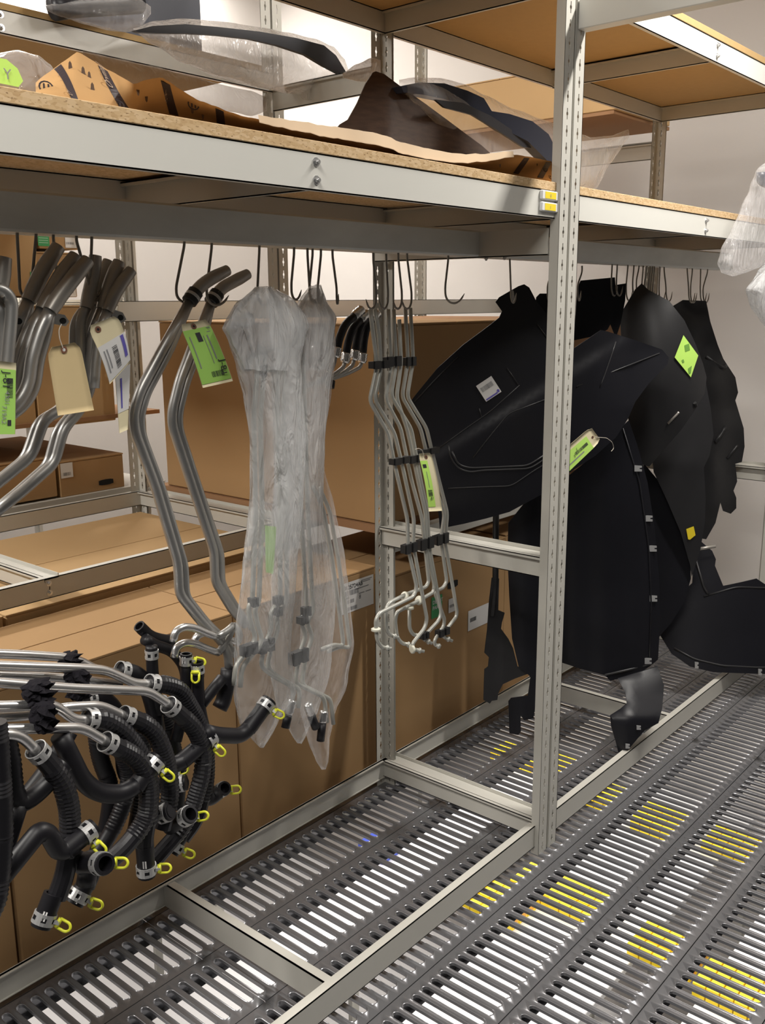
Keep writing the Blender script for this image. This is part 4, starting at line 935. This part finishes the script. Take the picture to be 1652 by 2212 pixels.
ridge(t, [(1442, 915), (1462, 895), (1466, 890)], pl3, .004, ALU_D, bulge=b3)
MB().tube([atp(1500, 870, pl3, b3(1500, 870)-.004), atp(1502, 877, pl3, b3(1502, 877)+.003)], .006, 8).build('plug', BLACK, t)
pl10 = (2.86, 1.47, math.radians(50))
liner('black strap panels hanging upright behind the slotted front post', [(1240, 735), (1246, 622), (1254, 606), (1328, 599), (1331, 640), (1324, 690), (1312, 712), (1290, 725)], pl10)
liner('second upright black strap, slightly lower, beside the first', [(1318, 700), (1326, 616), (1352, 612), (1350, 650), (1340, 700), (1330, 730)], (2.92, 1.475, math.radians(50)))
liner('narrow black liner tip left of the slotted front post', [(1150, 700), (1158, 642), (1166, 634), (1186, 634), (1196, 644), (1210, 690), (1216, 730), (1180, 740)], (2.62, 1.47, math.radians(48)))
pl6 = (2.74, 1.42, math.radians(50))
b6 = lambda x, y: -.035*math.sin(max(0, min(1, (x-1180)/240.0))*math.pi)+.004*math.sin(x*.09)
t = liner('tall black panel with a row of steel clips down its right edge', [(1176, 1060), (1225, 1030), (1300, 970), (1345, 920), (1358, 908), (1376, 960), (1398, 1040), (1414, 1140), (1424, 1260), (1426, 1340), (1421, 1425), (1405, 1438), (1385, 1452), (1318, 1471), (1306, 1458), (1255, 1445), (1215, 1432), (1186, 1408), (1172, 1300)], pl6, b6, LINER)
for x, y in ((1379, 1012), (1402, 1120), (1411, 1185), (1412, 1293), (1400, 1428)): steel_clip(t, x, y, pl6, push=b6(x, y)-.006)
ridge(t, [(1345, 925), (1380, 1040), (1400, 1180), (1406, 1300), (1402, 1420)], pl6, .003, LINER, bulge=b6); ridge(t, [(1306, 1458), (1360, 1446), (1404, 1434)], pl6, .004, bulge=b6)
bf = lambda x, y: b6(1300, 1400)-.165*max(0, min(1, (y-1442)/110.0))+.0004*abs(x-1360)*max(0, min(1, (y-1442)/60.0))
panel('mounting_foot', [(1334, 1466), (1420, 1440), (1434, 1480), (1430, 1530), (1422, 1562), (1392, 1578), (1368, 1606), (1348, 1630), (1336, 1628), (1330, 1604), (1320, 1570), (1318, 1546), (1340, 1532), (1354, 1520), (1350, 1495)], pl6, LINER, t, bf, .004, 14)
steel_clip(t, 1380, 1572, pl6, 9, 9, push=bf(1380, 1572)-.006); steel_clip(t, 1356, 1612, pl6, 9, 10, push=bf(1356, 1612)-.006)
pl7 = (2.58, 1.50, math.radians(48))
b7 = lambda x, y: -.03*math.sin((x-1090)/100.0*math.pi)
t = liner('dark black panel hanging left of the front post down to the floor rail', [(1098, 1130), (1130, 1090), (1200, 1050), (1205, 1430), (1170, 1450), (1160, 1500), (1152, 1552), (1132, 1556), (1124, 1545), (1125, 1580), (1119, 1588), (1100, 1584), (1098, 1515), (1104, 1508), (1140, 1503), (1146, 1462), (1120, 1440), (1106, 1380), (1100, 1290), (1096, 1200)], pl7, b7, LINER)
pl8 = (2.50, 1.60, math.radians(44))
t = liner('black bracket with flared foot in front of the labelled carton', [(1062, 1248), (1078, 1250), (1076, 1318), (1090, 1324), (1084, 1345), (1082, 1358), (1098, 1380), (1108, 1400), (1118, 1440), (1150, 1452), (1112, 1466), (1086, 1478), (1076, 1498), (1074, 1512), (1062, 1514), (1058, 1520), (1044, 1512), (1046, 1446), (1054, 1440), (1056, 1420), (1046, 1410), (1052, 1360), (1056, 1300)], pl8, lambda x, y: -.0003*abs(x-1075), LINER2, 'liner_bracket')
MB().tube([atp(1071, 1110, pl8, .01), atp(1070, 1250, pl8, .005), atp(1062, 1330, pl8)], .010, 10).build('strut', CLIPB, t, smooth=True)
# the large one in front
pl1 = (2.46, 1.425, A1)
def b1_(x, y):
    dome = -.05*max(0, 1-((x-1100)/260.0)**2)*max(0, 1-((y-900)/300.0)**2)
    fold = .00045*max(0, x-1290)*(.4+.6*max(0, min(1, (880-y)/120.0)))
    q_ = max(0, min(1, (-(x-1100)*.62+40-(y-860))/30.0)); step = .012*q_*q_*(3-2*q_)
    return dome+fold+step*.8
OUT1 = [(1070, 652), (1078, 642), (1120, 618), (1132, 614), (1143, 621), (1158, 650), (1190, 690), (1222, 735), (1240, 752), (1298, 713), (1312, 716), (1372, 735), (1430, 755), (1444, 772), (1442, 786), (1400, 830), (1372, 868), (1356, 905), (1330, 945), (1285, 985), (1228, 1022), (1170, 1068), (1100, 1106), (1050, 1120), (1000, 1132), (950, 1142), (944, 1080), (930, 1020), (912, 960), (892, 890), (886, 868), (900, 850), (945, 795), (1000, 745), (1050, 708), (1078, 686), (1084, 672)]
t = liner('largest black fender liner hanging in front, with white part label', OUT1, pl1, b1_, LINER, step=13)
for pts in ([(968, 962), (974, 990), (990, 1012), (1014, 1020), (1040, 1016), (1145, 1012), (1182, 988), (1210, 972)], [(976, 975), (990, 1004), (1014, 1011), (1140, 1006), (1180, 980)]): ridge(t, pts, pl1, .0030, bulge=b1_)
for pts in ([(945, 970), (1000, 930), (1060, 888), (1122, 832)], [(968, 1055), (1030, 1052), (1104, 1050), (1160, 1012), (1200, 990)], [(895, 868), (940, 820), (990, 770)], [(1022, 988), (1060, 940), (1098, 893), (1180, 862)], [(1040, 900), (1035, 882)], [(1160, 700), (1190, 742)], [(1120, 832), (1095, 795)], [(1330, 738), (1318, 775), (1304, 815), (1296, 835)], [(1245, 835), (1330, 800), (1424, 763)]): ridge(t, pts, pl1, .0018, bulge=b1_)
lp = panel('part_label', [(1028, 834), (1061, 812), (1083, 846), (1050, 868)], pl1, LABELW, t, lambda x, y: b1_(x, y)-.004, .0008, 10)
def fit(a, b, c, d, u, v): return (a*(1-u)+b*u)*(1-v)+(d*(1-u)+c*u)*v
Q = [atp(x, y, pl1, b1_(x, y)-.0055) for x, y in ((1028, 834), (1061, 812), (1083, 846), (1050, 868))]
mb = MB()
for i in range(12):
    u0 = .12+.76*i/12; u1 = u0+.76/12*(.4+.4*random.random()); mb.add([fit(*Q, u0, .22), fit(*Q, u1, .22), fit(*Q, u1, .48), fit(*Q, u0, .48)], [(0, 1, 2, 3)])
mb.build('barcode', INKGREY, lp)
MB().add([fit(*Q, .06, .88), fit(*Q, .80, .88), fit(*Q, .80, .96), fit(*Q, .06, .96)], [(0, 1, 2, 3)]).build('blue_band', BLUEINK, lp)
MB().add([fit(*Q, .88+.07*math.cos(a), .86+.09*math.sin(a)) for a in [i*math.pi/8 for i in range(16)]], [tuple(range(16))]).build('blue_emblem', BLUEINK, lp)
# slot at its top where the hook passes
MB().add([atp(1107+3.6*math.cos(a), 640+14*math.sin(a), pl1, b1_(1107, 640)-.003) for a in [i*math.pi/8 for i in range(16)]], [tuple(range(16))]).build('hook_slot', ALU_D, t)
MB().tube([atp(1030, 900, pl1, b1_(1030, 900)), atp(1031, 902, pl1, b1_(1030, 900)-.006)], .004, 8).build('stud', LINER2, t) if False else None

# ------------------------------------------------------------------ paper tags
def card_tag(label, q, Y, mat, hole=(.5, .08), overlay=None, string=None, curl=0.0, cut=.22, dY=(0, 0, 0, 0), cat='tag', prints=(), top='v'):
    """tag card: four pixel corners TL TR BR BL; clipped upper corners, eyelet, stuck-on label, string"""
    C = [at(x, y, Y=Y+dY[i]) for i, (x, y) in enumerate(q)]
    nrm = (C[1]-C[0]).cross(C[3]-C[0]).normalized()
    if nrm.y > 0: nrm = -nrm
    def S(u, v, lift=0.0): return fit(*C, u, v)+nrm*(lift+curl*math.sin(v*math.pi)+curl*.4*math.sin(u*2.2))
    t = thing('paper_tag', label, cat, S(.5, .05), 'paper tags tied to parts')
    n, m_ = 6, 12; vs = []; fs = []
    for i in range(m_+1):
        v = i/m_
        w = 1-cut*2*max(0, 1-v/.10)*.5 if cut else 1
        for j in range(n+1): vs.append(S(.5+(j/n-.5)*w, v))
    fs = [(i*(n+1)+j, i*(n+1)+j+1, (i+1)*(n+1)+j+1, (i+1)*(n+1)+j) for i in range(m_) for j in range(n)]
    k = len(vs); vs2 = vs+[v-nrm*.0006 for v in vs]; fs2 = fs+[tuple(i+k for i in f[::-1]) for f in fs]
    rim = [j for j in range(n+1)]+[i*(n+1)+n for i in range(1, m_+1)]+[m_*(n+1)+j for j in range(n-1, -1, -1)]+[i*(n+1) for i in range(m_-1, 0, -1)]
    fs2 += [(rim[i], rim[(i+1) % len(rim)], rim[(i+1) % len(rim)]+k, rim[i]+k) for i in range(len(rim))]
    mesh('card', vs2, fs2, mat, t, True)
    def patch(u0, u1, v0, v1, lift=.0006, nu=4, nv=8):
        return [S(u0+(u1-u0)*j/nu, v0+(v1-v0)*i/nv, lift) for i in range(nv+1) for j in range(nu+1)], [(i*(nu+1)+j, i*(nu+1)+j+1, (i+1)*(nu+1)+j+1, (i+1)*(nu+1)+j) for i in range(nv) for j in range(nu)]
    if hole:
        W_ = (C[1]-C[0]).length; H_ = (C[3]-C[0]).length; e = Vector(); hu, hv = hole; rr = .0055
        ring = [(hu+rr*k_*math.cos(a)/W_, hv+rr*k_*math.sin(a)/H_) for k_ in (1, .45) for a in [i*math.pi/6 for i in range(12)]]
        pts = [S(u, v, .0010) for u, v in ring]
        mesh('eyelet', pts, [(i, (i+1) % 12, 12+(i+1) % 12, 12+i) for i in range(12)], EYELET, t)
        mesh('eyelet_hole', [S(u, v, .0009) for u, v in ring[12:]], [tuple(range(12))], BLACK if overlay else LABELW, t)
    lb = None
    if overlay:
        (u0, u1, v0, v1), om = overlay; vs, fs = patch(u0, u1, v0, v1); lb = mesh('stuck_label', vs, fs, om, t, True)
    for p in prints:
        kind = p[0]
        if kind == 'bar':
            mb = MB(); (u0, u1, v0, v1, nb, ax) = p[1:]
            for i in range(nb):
                kk = .35+.4*random.random()
                if ax == 'u': a0, a1, c0, c1 = u0+(u1-u0)*i/nb, u0+(u1-u0)*(i+kk)/nb, v0, v1
                else: a0, a1, c0, c1 = u0, u1, v0+(v1-v0)*i/nb, v0+(v1-v0)*(i+kk)/nb
                mb.add([S(a0, c0, .0010), S(a1, c0, .0010), S(a1, c1, .0010), S(a0, c1, .0010)], [(0, 1, 2, 3)])
            mb.build('barcode', INK, lb or t)
        elif kind == 'rect':
            u0, u1, v0, v1, mt = p[1:]; vs, fs = patch(u0, u1, v0, v1, .0011, 1, 4); mesh('print', vs, fs, mt, lb or t)
        elif kind == 'text':
            txt, u, v, size, ang, mt = p[1:]; o = S(u, v, .0011); du = (S(u+.05, v)-S(u, v)).normalized(); nn = nrm; dv = nn.cross(du).normalized()
            r_ = du*math.cos(ang)+dv*math.sin(ang); u_ = nn.cross(r_).normalized(); lettering(txt, o, r_, u_, size, mt, lb or t)
    if string:
        MB().tube(px_pts(string, Y-.004), .0008, 5, bend=.01).build('string', STRING, t)
    return t
R90 = -math.pi/2
card_tag('green-labelled tag cut off by the left picture edge', [(-70, 772), (35, 784), (33, 938), (-70, 938)], 1.30, MANILA_P, None, ((0, .99, .10, 1), TAGGREEN), cut=0,
         prints=[('bar', .80, .93, .22, .50, 16, 'v'), ('rect', .82, .90, .80, .88, INK), ('text', 'J-81', .72, .13, .016, R90, INK), ('text', '4301', .76, .40, .010, R90, INKGREY), ('text', '719A2', .70, .60, .010, R90, INKGREY)])
card_tag('blank manila tag hanging among the silver pipes', [(101, 752), (172, 738), (203, 886), (125, 898)], 1.31, MANILA, (.48, .07), None, [(136, 752), (128, 730), (127, 712), (133, 700)], cut=.30, dY=(0, 0, .0, .0))
card_tag('manila tag with white label and blue band on the second pipe cluster', [(188, 706), (252, 680), (280, 780), (237, 830)], 1.36, MANILA_P, (.25, .10), ((.0, 1, .36, .97), LABELW), None, curl=.006, cut=.25,
         prints=[('rect', .80, .92, .38, .82, BLUEINK), ('bar', .42, .60, .48, .90, 16, 'v'), ('rect', .12, .16, .46, .85, INKGREY), ('rect', .22, .26, .46, .80, INKGREY)])
card_tag('narrow folded white and manila tag below the blue-banded one', [(248, 802), (281, 786), (276, 928), (258, 936)], 1.38, MANILA_P, None, ((.0, 1, .0, .68), LABELW), cut=0, prints=[('rect', .30, .42, .15, .62, BLUEINK)])
card_tag('manila tag with green label on the second long silver pipe', [(388, 702), (447, 689), (502, 823), (438, 838)], 1.395, MANILA_P, (.42, .06), ((.0, .98, .10, .95), TAGGREEN), curl=.004, cut=.15,
         prints=[('text', 'J-81', .80, .62, .020, R90, INK), ('rect', .36, .52, .16, .30, INK), ('bar', .40, .80, .78, .87, 14, 'u'), ('rect', .12, .15, .2, .7, INKGREY), ('rect', .70, .74, .22, .60, INKGREY), ('rect', .58, .60, .22, .66, INKGREY), ('text', 'F151', .80, .10, .013, R90, INKGREY)])
card_tag('slim manila tag with light green label on the thin tubes', [(903, 980), (930, 978), (954, 1103), (926, 1105)], 1.385, MANILA_P, (.5, .06), ((.0, .52, .12, .92), TAGGREEN_L), [(915, 985), (912, 972), (903, 968), (896, 971)], cut=.2, curl=.004,
         prints=[('text', '81', .18, .80, .012, 0, INK), ('bar', .12, .42, .62, .74, 8, 'v'), ('rect', .10, .35, .18, .24, INK), ('rect', .25, .28, .3, .58, INKGREY)])
card_tag('manila and green tag sticking out right of the front post on the liner', [(1298, 952), (1276, 922), (1196, 990), (1214, 1032)], 1.24, MANILA_P, (.5, .10), ((.0, .78, .20, 1), TAGGREEN_L), [(1285, 944), (1310, 946), (1322, 955), (1326, 968), (1320, 975)], cut=.25,
         prints=[('text', 'J-81', .62, .50, .016, math.pi/2*1.0, INK), ('bar', .36, .52, .26, .56, 14, 'v'), ('rect', .20, .26, .40, .80, INKGREY)])

# ------------------------------------------------------------------ things on the shelf boards
def strip(name, top, bot, Yt, Yb, mat, parent, n=120, m=8, rough=1.5, th=.0012, seed=0, wave=.012):
    """standing sheet: top and bottom pixel profiles, leaning from Yb to Yt"""
    def prof(L, x):
        for i in range(len(L)-1):
            if x <= L[i+1][0]: t = (x-L[i][0])/(L[i+1][0]-L[i][0]); return L[i][1]*(1-t)+L[i+1][1]*t
        return L[-1][1]
    x0, x1 = top[0][0], top[-1][0]
    def S(x, v, lift=0.0):
        a, b = prof(bot, x), prof(top, x)+rough*mnoise.noise(Vector((x*.05, seed, 0)))
        k = max(0, min(1, (x-230)/90.0)); yb_, yt_ = Yb+k*.09, Yt-k*.09
        Y = yb_+(yt_-yb_)*v**1.2+wave*mnoise.noise(Vector((x*.012, v*1.2, seed)))*(.3+v)
        p = at(x, a+(b-a)*v, Y=Y-lift)
        if v < .001: p.z = 1.7715
        return p
    vs = [S(x0+(x1-x0)*i/n, j/m) for i in range(n+1) for j in range(m+1)]; k = len(vs)
    fs = [(i*(m+1)+j, (i+1)*(m+1)+j, (i+1)*(m+1)+j+1, i*(m+1)+j+1) for i in range(n) for j in range(m)]
    vs += [v+Vector((0, th, 0)) for v in vs]; fs += [tuple(i+k for i in f[::-1]) for f in fs]
    o = mesh(name, vs, fs, mat, parent, True); return o, S
kp = thing('kraft_paper', 'crumpled brown kraft wrapping paper with dark printed stripes along the shelf edge', 'paper', at(400, 250, Y=1.27))
ktop = [(78, 178), (100, 160), (168, 111), (212, 138), (290, 182), (330, 168), (352, 168), (375, 184), (420, 212), (470, 232), (520, 250), (560, 258), (600, 268), (660, 280), (715, 292), (770, 300), (835, 312), (860, 324), (920, 338), (985, 347), (1040, 345), (1085, 338), (1112, 333), (1150, 340), (1195, 350), (1206, 392)]
kbot = [(78, 206), (1206, 396)]
sh, KS = strip('sheet', ktop, kbot, 1.33, 1.245, KRAFT, kp, 140, 8, 2.5)
# light torn rim rolled towards the viewer where the inside of the sheet shows
rim = []
xs = list(range(560, 1116, 10))
for x in xs: rim.append((x, 1.0))
vs = []; 
for x, v in rim:
    w = .010+.014*math.sin(max(0, min(1, (x-560)/555))*math.pi)
    p = KS(x, 1.0, .003); vs += [p+Vector((0, 0, -.004)), p+Vector((.0, w*.25, w*.75))]
mesh('torn_rim', vs+[v+Vector((0, 0, -.0008)) for v in vs], [(2*i, 2*i+2, 2*i+3, 2*i+1) for i in range(len(rim)-1)]+[tuple(len(vs)+k for k in (2*i+1, 2*i+3, 2*i+2, 2*i)) for i in range(len(rim)-1)], KRAFT_IN, kp, True)
def kstripe(xa, va, xb, vb, w, mat=KINK, n=12, name='printed_stripe'):
    vs = []
    for i in range(n+1):
        t = i/n; x = xa+(xb-xa)*t; v = va+(vb-va)*t; vs += [KS(x-w/2, v, .0012), KS(x+w/2, v, .0012)]
    return mesh(name, vs, [(2*i, 2*i+1, 2*i+3, 2*i+2) for i in range(n)], mat, sh)
def kletter(txt, x, v, x2, v2, size, mat=KTXT):
    a, b = KS(x, v, .0022), KS(x2, v2, .0022); r = (b-a).normalized(); n = Vector((0, -1, 0)); u = n.cross(r).normalized(); return lettering(txt, a, r, u, size, mat, sh)
kstripe(163, .02, 124, .98, 15); kstripe(272, .02, 222, .96, 21); kstripe(378, .02, 357, .92, 20); kstripe(478, .02, 474, .9, 18); kstripe(1112, .05, 1138, .93, 12); kstripe(1165, .05, 1185, .93, 12)
kletter('Originalteile', 158, .10, 122, .95, .013); kletter('Oryginal', 246, .52, 226, .92, .021); kletter('s Ori', 361, .50, 356, .88, .017); kletter('Accessory', 120, .9, 150, .3, .010, KINK2)
for x, v, s in ((152, .75, .006), (180, .62, .006), (193, .60, .005), (200, .35, .006), (298, .75, .005), (316, .5, .005), (415, .55, .006), (438, .4, .005), (1080, .55, .005), (1160, .75, .004)):
    c = KS(x, v, .0013); mesh('printed_mark', [c+Vector((s*1.1*math.cos(a)*.5, 0, s*math.sin(a)*1.6)) for a in [i*math.pi/4 for i in range(8)]], [tuple(range(8))], KINK2, sh)
for x, v in ((100, .42), (255, .10), (418, .72), (1190, .3), (1178, .62)):
    c = KS(x, v, .0013); R1, R2 = .011, .0085
    mesh('printed_emblem', [c+Vector((r*math.cos(a)*1.1, 0, r*math.sin(a)*.8)) for r in (R1, R2) for a in [i*math.pi/7 for i in range(14)]], [(i, (i+1) % 14, 14+(i+1) % 14, 14+i) for i in range(14)], KINK, sh)
    mesh('printed_emblem_bar', [c+Vector((dx, 0, dz)) for dx, dz in ((-.005, -.005), (-.002, -.005), (-.002, .005), (-.005, .005), (.002, -.005), (.005, -.005), (.005, .005), (.002, .005))], [(0, 1, 2, 3), (4, 5, 6, 7)], KINK, sh)
# brown moulded panel
BROWN = M('brown_moulding', (0.062, 0.036, 0.024), .6, spec=.25, noise=(30, .55, 6, (1, 1, 3.5)), bump=(70, .35, .002))
tp = (at(900, 260, Y=1.47).x, 1.47, math.radians(20))
t = thing('trim_panel', 'dark brown scuffed moulded panel standing up like a fin behind the paper', 'car part', at(880, 330, Y=1.47))
panel('shell', [(714, 292), (735, 268), (752, 258), (772, 222), (790, 180), (806, 156), (812, 154), (830, 160), (870, 190), (920, 225), (970, 262), (1010, 292), (1040, 314), (1058, 330), (1062, 374), (1054, 415), (990, 412), (900, 402), (820, 392), (760, 384), (722, 376)], tp, BROWN, t, lambda x, y: .03*abs((x-842)/100.0)-.0003*(y-250), .004, 14)
# bagged trims
DARKTRIM = M('dark_trim', (0.020, 0.020, 0.025), .35, spec=.3); DARKTRIM2 = M('blue_black_trim', (0.020, 0.023, 0.038), .30, spec=.35)
def trim_piece(name, px, Y, r, mat, parent, squash=1.0): return MB().tube(px_pts(px, Y), r, 12, bend=.04, seg=4).build(name, mat, parent, smooth=True)
t = bag('milky bag with dark curved moulding draped over the upper left shelf beam', [(288, 62, 66), (330, 46, 98), (400, 40, 140), (480, 46, 172), (560, 58, 192), (620, 70, 203), (680, 84, 208), (720, 100, 204), (745, 128, 192), (752, 150, 180)], 2.10, .075, FILM_H, 11, axis='h', m=26, crumple=3)
panel('moulding', [(290, 66), (330, 56), (400, 52), (470, 58), (560, 68), (640, 82), (700, 98), (726, 120), (749, 158), (742, 164), (700, 142), (660, 118), (600, 98), (540, 84), (470, 76), (400, 72), (340, 72), (300, 70)], (at(520, 90, Y=1.97).x, 1.97, 0), DARKTRIM, t, lambda x, y: .02*math.sin(x*.006), .012, 12)
mesh('film_scrap', [at(x, y, Y=2.04+.01*(i % 2)) for i, (x, y) in enumerate(((645, 205), (672, 190), (700, 192), (708, 212), (690, 214), (665, 217), (655, 216)))], [tuple(range(7))], FILM_H, t)
mesh('film_scrap', [at(x, y, Y=2.04) for x, y in ((724, 178), (750, 168), (754, 188), (738, 194), (722, 190))], [tuple(range(5))], FILM_H, t)
t = bag('plastic bag with dark part lying on the upper left shelf at the picture top', [(95, 14, 22), (130, 4, 36), (180, -4, 52), (230, -8, 66), (270, -8, 70), (305, -4, 60), (326, 14, 30)], 2.16, .06, FILM_C, 12, axis='h', m=24)
trim_piece('dark_part', [(115, 18), (170, 10), (230, 8), (300, 4)], 2.17, .028, DARKTRIM, t)
t = bag('crumpled clear bag with light green tag at the left end of the shelf', [(-40, 118, 282), (0, 112, 284), (40, 108, 286), (80, 118, 288), (108, 138, 284), (128, 168, 260)], 1.40, .07, FILM_C, 13, axis='h', m=24, crumple=5)
panel('green_tag', [(-20, 122), (14, 128), (38, 148), (50, 175), (40, 188), (12, 182), (-20, 176)], (at(10, 150, Y=1.31).x, 1.31, 0), TAGGREEN_L, t, lambda x, y: 0, .0008, 12)
lettering('Y', at(8, 170, Y=1.308), XU, ZU, .02, INKGREY, t)
t = bag('smoky film sheet hanging below the upper left beam behind the paper', [(180, 108, 140), (240, 122, 168), (320, 140, 190), (400, 160, 215), (480, 182, 238), (540, 196, 250), (575, 210, 240)], 1.85, .03, film('smoky_film', (.45, .40, .37), .30, .25), 14, axis='h', m=22, crumple=5)
t = bag('bagged blue-black bumper piece on the shelf, clear film flaring right past the front post', [(862, 172, 200), (900, 166, 235), (950, 168, 290), (1000, 180, 340), (1050, 205, 385), (1110, 235, 408), (1170, 258, 420), (1230, 278, 428), (1280, 296, 420), (1320, 292, 350), (1358, 280, 296)], 1.52, .07, FILM_C, 15, axis='h', m=28, crumple=4, n=80)
panel('bumper_blade', [(866, 186), (905, 178), (960, 180), (1010, 196), (1045, 212), (1062, 240), (1100, 246), (1150, 262), (1185, 290), (1204, 330), (1212, 392), (1196, 384), (1180, 345), (1140, 305), (1090, 280), (1058, 258), (1010, 230), (960, 214), (910, 204), (872, 200)], (at(1040, 250, Y=1.45).x, 1.45, 0), DARKTRIM2, t, lambda x, y: .03*math.sin(x*.009), .03, 14)
panel('bumper_lip', [(940, 215), (1000, 222), (1060, 250), (1120, 290), (1150, 320), (1130, 318), (1080, 285), (1020, 248), (960, 232)], (at(1040, 250, Y=1.435).x, 1.435, 0), DARKTRIM, t, lambda x, y: 0, .006, 12)
FILM_B = film('bright_film', (.9, .88, .88), .45, .35)
t = bag('small bright scrap of film standing behind the brown panel', [(740, 158, 168), (770, 138, 176), (800, 124, 178), (822, 130, 170)], 1.68, .03, FILM_B, 16, axis='h', m=18, n=24)
t = bag('clear bag with dark part hanging over the shelf edge at the right picture edge', [(330, 1680, 1730), (372, 1630, 1760), (410, 1618, 1765), (450, 1600, 1760), (500, 1578, 1735), (540, 1556, 1690), (570, 1549, 1650), (590, 1558, 1612), (596, 1575, 1590)], 1.155, .045, FILM_C, 17, m=24, n=40, crumple=4)
trim_piece('dark_part', [(1645, 372), (1644, 390), (1665, 400), (1690, 395)], 1.155, .016, DARKTRIM2, t)
t = bag('lower hazy bag hanging at the right picture edge below the clear one', [(470, 1690, 1740), (520, 1680, 1750), (560, 1655, 1755), (590, 1634, 1755), (625, 1609, 1745), (660, 1618, 1735), (690, 1640, 1715), (715, 1660, 1685)], 1.15, .045, FILM_M, 18, m=22, n=30, crumple=4)
# tote on the upper left shelf
tote = thing('storage_tote', 'dark blue-grey tote standing on the upper left shelf', 'tote', at(380, 40, Y=2.4))
TOTE = M('tote_plastic', (.055, .06, .085), .4); a = at(318, 36, Y=2.36); b = at(436, 36, Y=2.36)
mb = MB().bbox(a.x, b.x, 2.36, 2.75, 2.181, 2.50, .006); mb.build('body', TOTE, tote); MB().bbox(a.x-.01, b.x+.01, 2.35, 2.76, 2.50, 2.53, .004).build('lid', TOTE, tote)

# ------------------------------------------------------------------ lower level below the grating
YC = M('carton_yellow', (0.95, 0.70, 0.02), .5); YC2 = M('carton_orange', (0.75, 0.36, 0.03), .5); WC = M('carton_white', (0.74, 0.74, 0.76), .5); DK = M('bin_dark', (.05, .05, .06), .6); BC = M('carton_blue', (.05, .09, .5), .5)
LZ = -1.0
shl = thing('lower_shelving', 'pale steel shelf tops glimpsed through the floor grating below', 'shelving', (2.5, 1.8, -2.6))
k = 0
for y0 in (.55, 1.35, 2.15, 2.95):
    MB().bbox(.3, 4.45, y0, y0+.52, LZ-.03, LZ, .003).build('shelf_board', WC, shl)
    for x in (.3, 2.35, 4.4):
        for yy in (y0+.01, y0+.49): MB().box(x, x+.04, yy, yy+.02, -2.6, LZ-.03).build('post', PAINT, shl)
spots = [(1265, 1910), (1440, 2003), (1585, 2085), (1180, 1870), (1290, 1680), (1430, 1740), (1585, 1790), (1075, 1905), (820, 1790), (930, 1880), (1200, 1620), (1120, 1600)]
bm_ = {}
WHERE = ['just right of the front post foot', 'in the second patch right of the front post', 'in the patch nearest the lower right corner', 'left of the front post foot', 'under the right bay behind the front post', 'under the right part of the aisle', 'under the aisle at the right picture edge',
         'under the front rail left of the post', 'in front of the rear post foot', 'under the left bay planks', 'under the right bay left planks', 'beneath the black panel foot']
for si, (px, py) in enumerate(spots):
    c = at(px, py, Z=LZ+.1); blue = si in (8, 9)
    nx, ny = (2, 3) if blue else (3, 5)
    for i in range(nx):
        for j in range(ny):
            sx, sy, sz = .062, .047, .05+.02*((i+j) % 2)
            key = ('b' if blue else 'y')
            if key not in bm_:
                o = MB().bbox(-sx/2, sx/2, -sy/2, sy/2, 0, .06, .002).build('small_carton', BC if blue else YC)
                MB().box(-sx/2+.008, sx/2-.008, -sy/2-.0006, -sy/2, .015, .045).build('label', WC if blue else YC2, o)
                for ch in [c_ for c_ in COL.objects if c_.name.startswith('label') and c_.parent is None and c_.type == 'MESH' and len(c_.data.vertices) == 8]: ch.parent = o
                bm_[key] = o; first = True
            else:
                o = copy_tree(bm_[key])
            o.location = (c.x+(i-nx/2)*.068, c.y+(j-ny/2)*.051, LZ+.0005)
            wh = WHERE[si]; tag(o, 'small %s carton below the grating, %s' % ('blue' if blue else 'yellow', wh), 'box', 'small cartons ' + wh)
